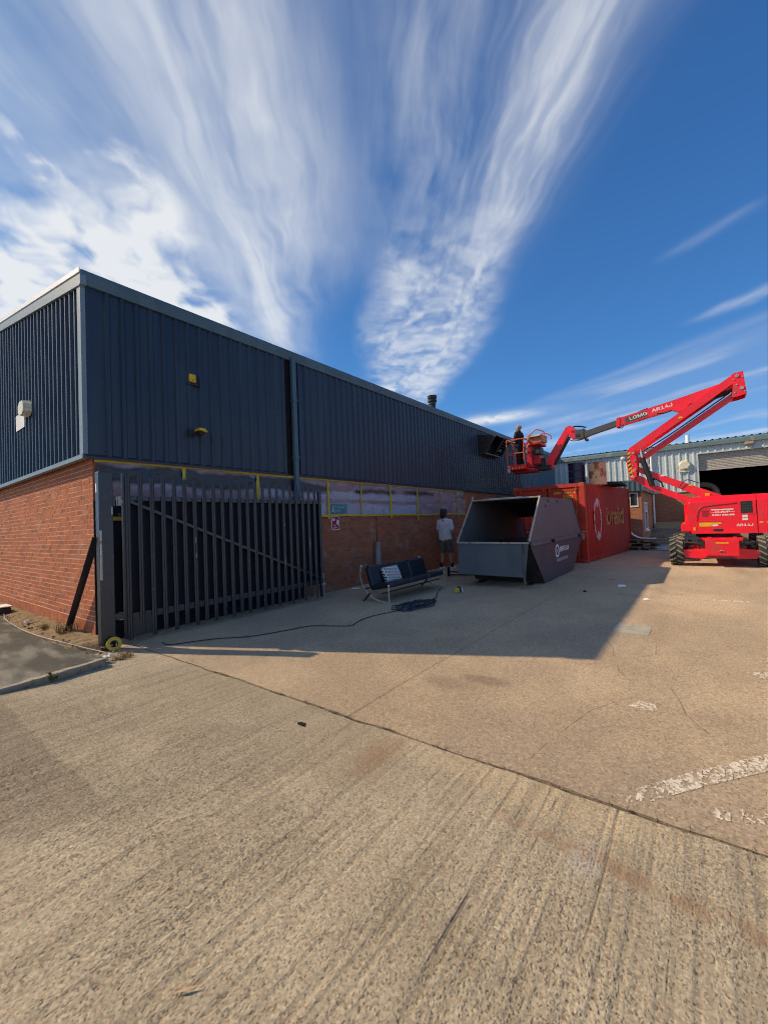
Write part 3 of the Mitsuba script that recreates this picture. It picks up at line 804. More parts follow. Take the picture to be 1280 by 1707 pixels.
# masking film and yellow tape along the top of the yard wall
TY = [2.28, 3.55, 5.05, 7.0, 8.23, 9.53, 10.92, 12.43, 13.62, 14.2]
names = ['first', 'second', 'third', 'fourth', 'fifth', 'sixth', 'seventh', 'eighth', 'ninth']
seen = {0: 'masking film bay at the warehouse corner above the gate post, edged with yellow tape', 1: 'masking film bay behind the left half of the open gate', 2: 'masking film bay beside the blue grey downpipe, half behind the gate',
        3: 'masking film bay over white paper, with the teal sign under it', 4: 'masking film bay over white paper, second bay right of the teal sign', 5: 'masking film bay over white paper, directly above the sofa cushions',
        6: 'plain masking film bay on bare brick, left of the standing man', 7: 'narrow masking film bay straight above the man in the white T-shirt', 8: 'last masking film bay, nearest to the skip'}
XF = XW + .012
rr = np.random.RandomState(5)
for i, (a, b) in enumerate(zip(TY[:-1], TY[1:])):
    mk = thing('masking_film', seen[i], 'masking film', 'masking film bays along the wall')
    bot = 1.80 if i < 7 else 1.80
    add(mk, 'film', grid(0, 1, 0, 1, 26, 12, lambda X, Y: X * 0), FILM)
    k = max(k for k in scene if k.startswith(mk + '__film'))
    g = grid(a, b, bot, 2.67, 60, 40, lambda X, Y: X * 0); v = g.vertices.copy()
    g.vertices = np.stack([XF + .002 + .030 * meshkit.fbm(np.stack([v[:, 0] * 6 + v[:, 1] * 3, v[:, 1] * 9 - v[:, 0] * 2, v[:, 0] * 0], -1), 3, i), v[:, 0], v[:, 1]], 1)
    scene[k] = ply(g, FILM, True)
    if i in (2, 3, 4, 5):
        add(mk, 'paper_strip', B(XF - .004, XF + .003, a + .03, b - .03, 2.20, 2.39), PAPERW)
        add(mk, 'paper_strip', B(XF - .004, XF + .004, a + .03, b - .03, 1.83, 2.10), PAPERW)
    tz = 2.655

    def tape(pts, w0):
        """a hand laid strip along a wavy line on the wall"""
        p = np.array(pts, float); d = p[-1] - p[0]; d /= np.linalg.norm(d); nn = np.array([-d[1], d[0]])
        n_ = 9; q = [p[0] + (p[-1] - p[0]) * t_ + nn * rr.uniform(-.006, .006) for t_ in np.linspace(0, 1, n_)]
        ww = w0 * rr.uniform(.7, 1.15, n_); v = []
        for j_ in range(n_):
            x_ = XF + .030 + .004 * rr.rand()
            v += [(x_, *(q[j_] - nn * ww[j_])), (x_, *(q[j_] + nn * ww[j_]))]
        f = []
        for j_ in range(n_ - 1): f += [(2 * j_, 2 * j_ + 2, 2 * j_ + 3), (2 * j_, 2 * j_ + 3, 2 * j_ + 1)]
        return trimesh.Trimesh(v, f, process=False)
    add(mk, 'tape_strip', tape([(a - .03, tz + rr.uniform(-.012, .012)), (b + .03, tz + rr.uniform(-.012, .012))], .020), TAPEY)
    add(mk, 'tape_strip', tape([(a - .03, bot + rr.uniform(-.012, .012)), (b + .03, bot + rr.uniform(-.012, .012))], .026), TAPEY)
    if i:
        ln = rr.rand()
        add(mk, 'tape_strip', tape([(a + rr.uniform(-.02, .02), 2.67), (a + rr.uniform(-.02, .03), bot - .03 - .16 * ln)], .022 + .02 * rr.rand()), TAPEY)
        if i % 2: add(mk, 'tape_strip', tape([(a + rr.uniform(.0, .04), 2.40), (a + rr.uniform(.0, .05), bot - .10 * ln)], .02), TAPEY)

ts = thing('assembly_sign', 'teal safety sign with white lettering showing through the masking film', 'sign')
sx_ = XF + .030
add(ts, 'board', B(XF + .020, sx_, 7.10, 7.66, 1.85, 2.08), TEALS)
add(ts, 'lettering', cat(text('Assembly', .048, (sx_, 7.27, 1.985), '+x'), text('point', .048, (sx_, 7.27, 1.90), '+x')), PALEB)
add(ts, 'symbol', cat(B(sx_, sx_ + .003, 7.235, 7.242, 1.86, 2.07), plate([(sx_ + .003, 7.12, 1.89), (sx_ + .003, 7.16, 2.05), (sx_ + .003, 7.20, 1.89)], .003)), PALEB)
rs = thing('fire_sign', 'small red and white fire point sign screwed to the brick wall below the tape', 'sign')
add(rs, 'board', B(XW, XW + .012, 7.13, 7.40, 1.45, 1.78), WHITE)
add(rs, 'panel', B(XW + .012, XW + .014, 7.15, 7.38, 1.47, 1.765), REDS)
add(rs, 'symbol', cat(hullpts([(x, y, z) for x in (XW + .014, XW + .017) for y, z in ((7.17, 1.68), (7.25, 1.68), (7.235, 1.74), (7.19, 1.74))]), hullpts([(x, y, z) for x in (XW + .014, XW + .017) for y, z in ((7.29, 1.60), (7.36, 1.56), (7.37, 1.68), (7.31, 1.71))])), WHITE)
add(rs, 'lettering', cat(text('Fire', .04, (XW + .014, 7.19, 1.545), '+x'), text('point', .04, (XW + .014, 7.18, 1.49), '+x')), WHITE)

# ------------------------------------------------------------------ gate, post and strut
gp = thing('gate_post', 'square dark steel gate post standing at the corner of the brick warehouse', 'post')
add(gp, 'post', RB(-6.55, -6.42, 2.118, 2.290, -.05, 2.42, .008), FENCE)
add(gp, 'slam_plate', cat(B(-6.425, -6.405, 2.122, 2.142, .95, 1.62)), STEELB)
add(gp, 'bracket', B(-6.50, -6.43, 2.29, 2.32, 1.95, 2.10), FENCE)
add(gp, 'bracket', B(-6.50, -6.43, 2.29, 2.42, .38, .46), FENCE)
add(gp, 'sticker', B(-6.53, -6.49, 2.115, 2.1175, 2.14, 2.26), WHITE)
add(gp, 'paint_chip', cat(B(-6.421, -6.417, 2.262, 2.282, 1.83, 1.94)), CHIP)
add(gp, 'strut', cat(beam((-7.86, 2.115, .04), (-6.56, 2.115, 1.53), .012, .075, (0, 1, 0)), beam((-7.86, 2.15, .04), (-6.56, 2.15, 1.53), .075, .012, (0, 1, 0))), FENCE, label='slanting brace leaning from the ground to the post')

GX = -6.50
ga = thing('palisade_gate', 'dark palisade gate swung open against the warehouse wall, backed with black sheet', 'gate')
g0, g1 = 2.46, 6.28
ny = 24
ytop = lambda y: 0
for i in range(ny):
    y = g0 + .03 + (g1 - g0 - .06) * i / (ny - 1)
    zt, zb = 2.43 + .012 * math.sin(i * 2.1), .10 if i % 2 else .06
    wd, dp_ = .034, .012
    prof = [(-wd, 0), (-wd * .45, dp_), (0, dp_ * .35), (wd * .45, dp_), (wd, 0)]
    v, f = [], []
    for zz, sc in ((zb, 1), (zt - .13, 1), (zt, None)):
        for q, d in prof:
            if sc is None: q = q * .95; z = zz - (0 if abs(q) < .01 else .05 if abs(q) < .03 else .012); q *= 1.15 if abs(q) > .03 else 1
            else: z = zz
            v.append((GX + .045 + d, y + q, z))
    for r_ in range(2):
        for j in range(4):
            a = r_ * 5 + j
            f += [(a, a + 1, a + 6), (a, a + 6, a + 5)]
    add(ga, 'pale', trimesh.Trimesh(v, f, process=False), FENCE)
    if i in (6, 17, 21):
        for z, h in (((1.42, .10), (1.17, .08)) if i == 6 else ((1.62, .05), (.9, .12)) if i == 17 else ((1.2, .25),)):
            poly = [(y - .016 + .007 * math.sin(3 * t_) + .011 * math.cos(t_) + .016, z + h * .5 * math.sin(t_)) for t_ in np.linspace(0, 6.28, 11)[:-1]]
            m_ = prism(poly, 'x', GX + .0495, GX + .0525)
            add(ga, 'paint_chip', m_, CHIP)
add(ga, 'rail', RB(GX - .03, GX + .03, g0, g1, 2.03, 2.10, .006), FENCE)
add(ga, 'rail', RB(GX - .03, GX + .03, g0, g1, .33, .43, .006), FENCE)
add(ga, 'stile', RB(GX - .03, GX + .03, g0 - .03, g0 + .04, .08, 2.43, .006), FENCE)
add(ga, 'stile', RB(GX - .03, GX + .03, g1 - .05, g1 + .02, .05, 2.30, .006), FENCE)
add(ga, 'brace', beam((GX + .022, g0 + .06, 2.02), (GX + .022, g1 - .05, .45), .04, .05, (1, 0, 0)), FENCE)
single('black_sheeting', cat([B(XW + .026, XW + .034, a, a + .78, .0, 2.06) for a in (2.235, 3.025, 3.815, 4.605, 5.395)]), FENCEP, 'black plastic sheeting hung on the brick wall behind the open gate', 'sheeting')
add(ga, 'backing_sheet', B(GX - .045, GX - .035, g0, g1, .36, 2.06), FENCEP)
add(ga, 'drop_bolt', cat(cyl((GX + .06, g1 - .02, .0), (GX + .06, g1 - .02, .55), .012, 8), B(GX + .03, GX + .08, g1 - .06, g1 + .03, .3, .34)), STEELB)
add(ga, 'edge_wear', cat(*[B(GX - .028, GX + .028, g1 + .0195, g1 + .0225, z, z + h) for z, h in ((.5, .06), (.8, .22), (1.15, .1), (1.5, .25), (1.85, .06))]), CHIP)
add(ga, 'hinge', cat(cyl((GX, g0 - .07, 1.96), (GX, g0 - .07, 2.09), .03, 10), B(GX - .02, GX + .02, g0 - .08, g0, 1.99, 2.04), cyl((GX, g0 - .07, .36), (GX, g0 - .07, .46), .03, 10), B(GX - .02, GX + .02, g0 - .08, g0, .39, .43)), STEELB)
add(ga, 'hinge_guard', plate([(GX + .04, g0 + .02, .09), (GX + .04, g0 + .32, .09 + .01), (GX + .04, g0 + .34, .34), (GX + .04, g0 + .02, .34)], .01), FENCE)

ty = thing('tape_roll', 'yellow tape roll leaning on the foot of the gate post', 'tape roll')
rev = trimesh.creation.revolve(np.array([(.048, -.028), (.088, -.028), (.092, 0), (.088, .028), (.048, .028), (.045, 0), (.048, -.028)]), sections=28)
Mz = trimesh.transformations.rotation_matrix(math.radians(82), [0, 1, 0]); Mr = trimesh.transformations.rotation_matrix(math.radians(-18), [0, 0, 1])
rev.apply_transform(Mr @ Mz); rev.apply_translation([-6.34, 2.235, .088])
add(ty, 'ring', rev, TAPEY, 40)
core = trimesh.creation.revolve(np.array([(.040, -.026), (.046, -.026), (.046, .026), (.040, .026), (.040, -.026)]), sections=24)
core.apply_transform(Mr @ Mz); core.apply_translation([-6.34, 2.235, .088])
add(ty, 'core', core, BLACK, 40)

# cables, stones and weeds at the left
wc = [(-10.92, 1.95), (-10.24, 1.84), (-9.71, 1.79), (-9.14, 1.76), (-8.64, 1.75), (-8.09, 1.76), (-7.56, 1.79), (-6.83, 1.87), (-6.35, 1.92), (-6.02, 1.98), (-5.92, 2.0)]
single('white_cable', tube(spline([(x, y, .112 - .03 * max(0, x + 6.4)) for x, y in wc], 6), .006, 6), SHEETG, 'thin white cable lying along the edge of the tarmac pavement', 'cable', smooth=True)
bx = thing('junction_box', 'small black box with a pale lid on the ground at the gable wall', 'box')
add(bx, 'case', RB(-11.3, -10.85, 1.82, 2.05, .08, .22, .02), BLACK)
add(bx, 'lid', RB(-11.32, -10.83, 1.80, 2.07, .222, .24, .008), SHEETW)


def stone(x, y, z, r, seed):
    rg = np.random.RandomState(seed)
    p = rg.normal(size=(18, 3)); p /= np.linalg.norm(p, axis=1)[:, None]
    return hullpts(p * r * rg.uniform(.7, 1.15, (18, 1)) * [1.2, 1, .7] + [x, y, z])


single('white_rubble', cat([stone(-5.85 + RND.uniform(-.05, .05), 2.0 + RND.uniform(-.06, .03), .07 + RND.uniform(-.03, .02), RND.uniform(.02, .045), i) for i in range(8)]), SHEETW, 'little heap of pale broken mortar at the end of the kerb by the gate post', 'rubble')
single('white_chip', stone(-9.15, 1.93, .14, .05, 77), WHITE, 'white chip of rubble lying in the dirt along the gable wall', 'rubble')
gr = [stone(RND.uniform(-11, -5.7), RND.uniform(1.82, 2.18), .10 + RND.uniform(-.015, .01), RND.uniform(.006, .022), i) for i in range(230)]
scene['dirt_pebbles'] = ply(cat(gr), DIRT); labels['dirt_pebbles'] = {'label': 'pebbles and crumbs of earth along the foot of the gable wall', 'category': 'gravel', 'kind': 'stuff'}


def tuft(x, y, z, n, h, seed, spread=.05):
    rg = random.Random(seed); v, f = [], []
    for i in range(n):
        a, l, bend = rg.uniform(0, 6.28), h * rg.uniform(.5, 1.1), rg.uniform(.2, .9)
        bx_, by_ = x + rg.uniform(-spread, spread), y + rg.uniform(-spread, spread)
        dx, dy = math.cos(a), math.sin(a); w_ = rg.uniform(.003, .006)
        b = len(v)
        for k, q in enumerate((0, .5, 1)):
            cx_, cy_, cz_ = bx_ + dx * l * bend * q * q, by_ + dy * l * bend * q * q, z + l * q * (1 - .35 * bend * q)
            ww = w_ * (1 - q) + .0006
            v += [(cx_ - dy * ww, cy_ + dx * ww, cz_), (cx_ + dy * ww, cy_ - dx * ww, cz_)]
        f += [(b, b + 1, b + 3), (b, b + 3, b + 2), (b + 2, b + 3, b + 5), (b + 2, b + 5, b + 4)]
    return trimesh.Trimesh(v, f, process=False)


for nm, lab, x, y, z, n, h, m_, s_ in (('weed', 'green weed growing in the gap between two kerb stones', -5.60, 1.385, .03, 60, .09, WEEDM, .035), ('dry_weed', 'dry straw coloured weed at the foot of the slanting brace', -7.72, 2.09, .11, 90, .22, STRAW, .12),
                                     ('dry_weed', 'dry straw blown against the end of the kerb below the tape roll', -5.85, 2.16, .0, 110, .09, STRAW, .10), ('dry_weed', 'bleached straw tuft in the dirt left of the slanting brace', -8.35, 1.98, .11, 70, .11, STRAW, .05),
                                     ('weed', 'small green weed at the low end of the kerb near the left edge', -5.70, .88, .02, 50, .05, WEEDM, .06), ('dry_weed', 'straw litter on the apron in the bottom left corner', -2.52, -.05, .0, 45, .05, STRAW, .05)):
    single(nm, tuft(x, y, z, n, h, len(nm) + n, s_), m_, lab, 'weed')
jw = [tuft(RND.uniform(-5.2, .4), 2.50 + RND.uniform(-.02, .02), -.012, 3, .022, i, .012) for i in range(150)]
scene['joint_moss'] = ply(cat(jw), MOSS); labels['joint_moss'] = {'label': 'sparse moss and grit along the slab joint', 'category': 'moss', 'kind': 'stuff'}
lf = thing('dead_leaf', 'curled tan leaf on the apron near the bottom left', 'leaf')
scene[lf] = ply(hullpts([(-1.45 + a, .705 + b, .010 + c) for a, b, c in ((-.026, -.030, 0), (.026, .034, .003), (.004, .012, .004), (.006, -.004, .003), (-.006, .002, .004), (-.010, -.014, .0))]), PLY)
lf2 = thing('dead_leaf', 'small orange leaf on the apron near the bottom right', 'leaf')
scene[lf2] = ply(hullpts([(-.16 + a, 1.36 + b, .012 + c) for a, b, c in ((-.014, -.008, 0), (.014, .01, .004), (0, .012, .006), (.005, -.01, .004))]), ORANGE)

# dark cable and blue hose
cb = [(-6.1, 2.75), (-5.87, 2.76), (-5.59, 3.22), (-5.21, 3.6), (-5.01, 4.09), (-4.89, 4.43), (-4.51, 4.63), (-4.33, 4.76), (-4.42, 5.05), (-4.45, 5.4), (-4.33, 5.85), (-4.2, 6.2)]
single('extension_cable', tube(spline([(x, y, .012) for x, y in cb], 6), .0065, 6), CABLE, 'thin dark cable snaking over the shaded concrete from the gate to the blue hose', 'cable', smooth=True)
hp = []
rg = random.Random(11)
for k in range(230):
    a = k * .31
    R_ = .20 + .09 * math.sin(k * .113) + .05 * math.sin(k * .71)
    hp.append((-4.27 + .85 * R_ * math.cos(a) + .05 * math.sin(k * .05), 6.50 + 1.9 * R_ * math.sin(a) * (1 + .12 * math.sin(k * .09)), .014 + .05 * abs(math.sin(k * .37)) * rg.random()))
hp += [(-4.3, 7.1, .014), (-4.35, 7.4, .014), (-4.55, 7.75, .014), (-4.9, 8.6, .014)]
single('hose_coil', tube(spline(hp, 3), .009, 6), HOSE, 'dark blue air hose heaped in loose coils in front of the sofa', 'hose', smooth=True)

# ------------------------------------------------------------------ sofa
sf = thing('sofa', 'three seat black leather sofa on curved chrome legs, left outdoors in the shade', 'sofa')
SY0, SY1 = 6.42, 8.66
L = (SY1 - SY0 - .1) / 3


def cushion(c0, u, v, w, lu, lv, t):
    """a padded block: origin c0, long axis u (lu), second axis v (lv), thickness t along w"""
    P = []
    for a, b, e in ((.0, .06, .0), (.06, .0, .0), (.035, .035, .5)):
        for i in (0, 1):
            for j in (0, 1):
                uu, vv = (a if i == 0 else lu - a), (b if j == 0 else lv - b)
                for kk in ((.25, .75) if e == 0 else (0, 1)):
                    P.append(np.array(c0) + np.array(u) * uu + np.array(v) * vv + np.array(w) * t * kk)
    return hullpts(P)


ba = np.array([-.30, 0, .954]); bw = np.cross([0, 1, 0], ba); bw /= np.linalg.norm(bw)
bw = bw if bw[0] > 0 else -bw
sa = np.array([.985, 0, .17]); sw = np.array([-.17, 0, .985])
for i in range(3):
    y = SY0 + .05 + i * L
    add(sf, 'back_cushion', cushion(np.array([-5.36, y + .008, .23]), (0, 1, 0), ba, bw, L - .016, .47, .12), LEATHER, 40)
    add(sf, 'seat_cushion', cushion(np.array([-5.36, y + .008, .215]), (0, 1, 0), sa, sw, L - .016, .56, .11), LEATHER, 40)
for y in (SY0 + .02, SY1 - .02):
    arc = [(-5.53, y, .70), (-5.56, y, .52), (-5.50, y, .33), (-5.34, y, .15), (-5.12, y, .045), (-4.86, y, .016)]
    sp = spline(arc, 6)
    m = cat([beam(sp[k], sp[k + 1] + (sp[k + 1] - sp[k]) * .08, .026, .014, (0, 1, 0)) for k in range(len(sp) - 1)])
    lg = add(sf, 'leg', m, CHROME)
    add(lg, 'upright', beam((-4.85, y, .0), (-4.85, y, .34), .026, .014, (1, 0, 0)), CHROME)
    add(lg, 'rear_foot', beam((-5.32, y, .17), (-5.50, y, .0), .035, .016, (0, 1, 0)), BLACK)
    add(lg, 'end_knob', toT(m3.Manifold.sphere(.022, 14).translate((-5.53, y, .71))), CHROME, True)
    add(lg, 'end_knob', toT(m3.Manifold.sphere(.022, 14).translate((-4.85, y, .345))), CHROME, True)
add(sf, 'cross_bar', cat(cyl((-5.0, SY0, .19), (-5.0, SY1, .19), .014, 8), cyl((-5.42, SY0, .26), (-5.42, SY1, .26), .014, 8)), BLACK)
pc = np.array([-5.16, 7.08, .315]); pa = np.array([-.42, .02, .905]); pa /= np.linalg.norm(pa); pu = np.array([.10, .99, .05]); pu /= np.linalg.norm(pu); pw = np.cross(pu, pa); pw /= np.linalg.norm(pw)
pil = []
for i in range(13):
    for j in range(13):
        a, b = i / 12, j / 12
        th = .065 * (max(0, (1 - (2 * a - 1) ** 2)) * max(0, 1 - (2 * b - 1) ** 2)) ** .4 + .006
        for sg_ in (-1, 1): pil.append(pc + pu * (a - .5) * .52 + pa * b * .36 + pw * th * sg_)
single('patterned_cushion', hullpts(pil), CUSH, 'black and white checked cushion lying against the sofa back', 'cushion', smooth=40)
single('yellow_sponge', RB(-4.93, -4.83, 7.66, 7.82, .325, .385, .012), YELLOW, 'yellow sponge block on the front edge of the sofa seat', 'sponge')
single('white_rag', hullpts([(-4.95 + a, 8.08 + b, .335 + c) for a, b, c in ((-.04, -.08, 0), (.05, -.07, .01), (.06, .07, 0), (-.03, .09, .01), (0, 0, .045), (.02, .04, .035))]), WHITE, 'white rag on the right end of the sofa seat', 'rag')
single('grey_pipe_stub', cyl((-6.88, 8.72, .0), (-6.88, 8.74, 1.08), .10, 20, .068), GREYPIPE, 'grey pipe stub standing against the brick wall behind the sofa', 'pipe', smooth=40)

tl = thing('power_tool', 'small yellow and black power tool lying on the concrete right of the sofa', 'power tool')
add(tl, 'body', hullpts([(-4.22 + a * .75, 8.09 + b * .75, c * .8) for a, b, c in ((-.06, -.10, .02), (.06, -.10, .02), (.06, -.0, .0), (-.06, 0, .0), (-.05, -.09, .12), (.05, -.09, .12), (.05, .0, .13), (-.05, 0, .13))]), TAPEY)
add(tl, 'grip', hullpts([(-4.22 + a * .75, 8.15 + b * .75, c * .8) for a, b, c in ((-.06, -.06, .0), (.06, -.06, .0), (.05, .06, .0), (-.05, .06, .0), (-.04, -.05, .17), (.04, -.05, .17), (.03, .03, .15), (-.03, .03, .15))]), BLACK)
add(tl, 'pad', hullpts([(-4.22 + a * .75, 8.22 + b * .75, c * .8) for a, b, c in ((-.06, -.04, .0), (.06, -.04, .0), (.06, .05, .0), (-.06, .05, .0), (-.04, -.03, .14), (.04, -.03, .14), (.04, .04, .10), (-.04, .04, .10))]), SHEETW)
tr = thing('hand_trolley', 'black wheeled trolley lying flat on the ground by the left corner of the skip', 'trolley')
wheel = trimesh.creation.revolve(np.array([(.05, -.03), (.12, -.035), (.135, 0), (.12, .035), (.05, .03), (.05, -.03)]), sections=22)
Mw = trimesh.transformations.rotation_matrix(math.pi / 2, [0, 1, 0])
w1 = wheel.copy(); w1.apply_transform(trimesh.transformations.rotation_matrix(.5, [0, 0, 1]) @ Mw); w1.apply_translation([-5.72, 10.45, .135])
add(tr, 'wheel', w1, BLACKM, 40)
add(tr, 'frame', cat(cyl((-5.72, 10.45, .13), (-4.9, 10.9, .05), .02, 8), cyl((-5.62, 10.3, .06), (-4.8, 10.75, .04), .02, 8), cyl((-5.3, 10.45, .05), (-5.35, 10.75, .06), .02, 8)), BLACK)
single('paper_scrap', hullpts([(-6.72 + a, 7.55 + b, .004 + c) for a, b, c in ((-.05, -.12, 0), (.0, -.1, .01), (.06, .14, .0), (.0, .12, .02), (-.04, 0, .03))]), WHITE, 'white paper scrap on the shaded ground at the foot of the brick wall', 'litter')
single('drinks_can', cyl((-1.43, 9.96, .033), (-1.30, 10.0, .033), .033, 16), WHITE, 'white drinks can lying in the shade in the middle of the yard', 'can')
single('paper_scrap', hullpts([(-.82 + a, 8.75 + b, .004 + c) for a, b, c in ((-.05, -.05, 0), (.06, -.03, .01), (.05, .05, .0), (-.03, .05, .02))]), WHITE, 'crumpled white paper scrap on the sunlit concrete beyond the shadow edge', 'litter')
single('paper_scrap', hullpts([(-1.78 + a, 11.2 + b, .004 + c) for a, b, c in ((-.07, -.05, 0), (.06, -.03, .01), (.09, .05, .0), (-.03, .05, .02))]), PLY, 'tan paper scrap in the shade behind the white can', 'litter')
single('pebble', stone(-1.93, 9.2, .012, .03, 5), BLACKM, 'dark pebble on the shaded concrete right of the skip', 'stone')

# ------------------------------------------------------------------ skip
sk = thing('skip', 'dark grey enclosed waste skip with an open front, standing in the middle of the yard', 'skip')
S0, S1 = -4.66, -2.94
PR = [(9.02, 1.02), (9.95, 2.04), (13.0, 2.05), (14.05, .93), (12.72, .03), (9.97, .03)]
for x in (S1 - .012, S0):
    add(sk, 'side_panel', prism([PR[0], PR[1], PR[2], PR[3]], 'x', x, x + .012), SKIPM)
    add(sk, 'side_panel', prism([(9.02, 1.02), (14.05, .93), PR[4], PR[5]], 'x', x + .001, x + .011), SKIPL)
add(sk, 'top_panel', B(S0 + .012, S1 - .012, 9.95, 13.0, 2.025, 2.04), SKIPM)
add(sk, 'floor', B(S0 + .012, S1 - .012, 9.97, 12.72, .03, .05), SKIPIN)
add(sk, 'front_slope', plate([(S0 + .012, 9.04, 1.0), (S1 - .012, 9.04, 1.0), (S1 - .012, 9.99, .05), (S0 + .012, 9.99, .05)], .012), SKIPIN)
add(sk, 'rear_slope', plate([(S0 + .012, 12.72, .05), (S1 - .012, 12.72, .05), (S1 - .012, 14.03, .93), (S0 + .012, 14.03, .93)], .012), SKIPIN)
add(sk, 'rear_lid', plate([(S0 + .012, 13.42, 1.59), (S1 - .012, 13.42, 1.59), (S1 - .012, 12.99, 2.03), (S0 + .012, 12.99, 2.03)], .012), SKIPIN)
add(sk, 'front_flap', hullpts([(x, y, z) for x, z in ((S0 + .0, 1.0), (S1 - .02, 1.0), (S1 - .12, .26), (S0 + .02, .28)) for y in (9.00, 9.016)]), SKIPF, label='bluish drop flap hanging across the front')
add(sk, 'rim', cat(beam((S0 + .01, 9.0, 1.03), (S1 - .01, 9.0, 1.01), .05, .04), ), STEELB)
for x in (S0 + .006, S1 - .006):
    add(sk, 'rim', cat(beam((x, 9.01, 1.03), (x, 9.94, 2.05), .045, .03, (1, 0, 0))), STEELB)
    add(sk, 'edge_angle', beam((x, 13.0, 2.05), (x, 14.06, .94), .04, .03, (1, 0, 0)), BLACK)
    add(sk, 'edge_angle', beam((x, 9.03, .99), (x, 9.98, .03), .03, .012, (1, 0, 0)), BLACK)
add(sk, 'rim', beam((S0, 9.95, 2.055), (S1, 9.95, 2.05), .05, .03), STEELB)
add(sk, 'seam_rail', cat(RB(S1, S1 + .05, 9.08, 14.0, .93, 1.02, .01)), SKIPM)
for y in (10.55, 13.35):
    add(sk, 'lifting_lug', cat(cyl((S1 + .02, y, .98), (S1 + .10, y, .98), .035, 12), cyl((S1 + .10, y, .98), (S1 + .115, y, .98), .055, 12)), BLACK)
add(sk, 'latch', cat(B(S1 - .04, S1 + .06, 13.98, 14.10, .82, 1.02)), STEELB)
add(sk, 'flap_bar', RB(S1 - .155, S1 - .115, 8.975, 9.03, .10, .98, .006), RUSTB)
add(sk, 'bolt', cat(*[cyl((S1, y, z), (S1 + .012, y, z), .035, 10) for y, z in ((10.55, 1.96), (11.35, 1.96), (10.35, 1.83))]), BLACK)
add(sk, 'bolt', cat(cyl((S0 + .02, 9.93, 2.06), (S0 + .02, 9.93, 2.16), .02, 8), B(S0 + .3, S0 + .5, 9.95, 9.98, 2.06, 2.09)), STEELB)
add(sk, 'skid', cat(B(S0 + .2, S0 + .3, 9.6, 12.9, 0, .03), B(S1 - .3, S1 - .2, 9.6, 12.9, 0, .03)), BLACK)
ring = trimesh.creation.annulus(.105, .145, .003, sections=24)
ring.apply_transform(frame((S1, 11.18, .68), (0, 1.25, 0), (0, 0, 1.15), (1, 0, 0)))
add(sk, 'lettering', cat(ring, text('W', .10, (S1, 11.11, .63), '+x'), text('MERT.UA', .125, (S1, 11.42, .64), '+x', bold=True, sx=1.2)), WHITE)
add(sk, 'lettering', cat(*[B(S1, S1 + .002, 11.1 + i * .125, 11.1 + i * .125 + (.06 if i in (3, 6) else .105), .40, .485) for i in range(9)]), SHEETG, label='small worn line of pale print')
single('board_offcut', hullpts([(-4.1 + a, 10.4 + b, 2.043 + c) for a, b, c in ((-.35, -.28, 0), (.45, -.22, 0), (.5, .3, .05), (-.3, .3, .05), (-.3, .3, .075), (.5, .3, .075), (.45, -.22, .02), (-.35, -.28, .02))]), SHEETW, 'pale board offcut lying on the roof of the skip', 'board')

# ------------------------------------------------------------------ container
ct = thing('shipping_container', 'red twenty foot shipping container with a worn white oval emblem, behind the skip', 'container')
CM = rotz(-math.radians(5.6), (-2.95, 14.78, 0))
CW, CLn, CH = 2.44, 6.06, 2.66


def cadd(name, m, mt, **k): return add(ct, name, m, mt, xf=CM, **k)


def corr(u0, u1, z0, z1, place, pitch=.278, h=.036):
    pts = []; u = u0
    while u < u1:
        for q, d in ((0, 0), (.07, 0), (.138, -h), (.208, -h)):
            if u + q <= u1: pts.append((u + q, d))
        u += pitch
    pts.append((u1, 0))
    v = []
    for a, d in pts: v += [place(a, d, z0), place(a, d, z1)]
    f = np.array([(2 * i, 2 * i + 2, 2 * i + 3, 2 * i + 1) for i in range(len(pts) - 1)])
    return trimesh.Trimesh(np.array(v), np.vstack([f[:, [0, 1, 2]], f[:, [0, 2, 3]]]), process=False)


cadd('side_panel', corr(.14, CLn - .14, .16, CH - .07, lambda u, d, z: (d - .012, u, z)), CONT)
cadd('side_panel', corr(.14, CLn - .14, .16, CH - .07, lambda u, d, z: (-CW + .012 - d, u, z)), CONT)
cadd('end_panel', B(-CW + .05, -.05, CLn - .06, CLn - .04, .1, CH - .05), CONT)
cadd('roof', B(-CW + .03, -.03, .05, CLn - .03, CH - .05, CH - .03), RUSTC)
cadd('floor', B(-CW + .05, -.05, .05, CLn - .05, .12, .16), BLACKM)
for x in (-.15, -CW):
    for y in (0, CLn - .15):
        cadd('corner_post', B(x, x + .15, y, y + .15, .1, CH - .1), CONTD if y == 0 else CONT)
        for z in (0, CH - .115):
            cadd('corner_casting', RB(x - .004, x + .154, y - .004, y + .174, z, z + .118, .01), RUSTC)
for x in (-.09, -CW + .03):
    cadd('top_rail', B(x, x + .06, .15, CLn - .15, CH - .08, CH - .015), CONT)
    cadd('bottom_rail', B(x - .02, x + .08, .15, CLn - .15, .03, .17), CONT)
cadd('header', B(-CW + .15, -.15, .01, .13, CH - .13, CH - .01), CONTD)
cadd('sill', B(-CW + .15, -.15, .01, .13, .02, .16), CONTD)
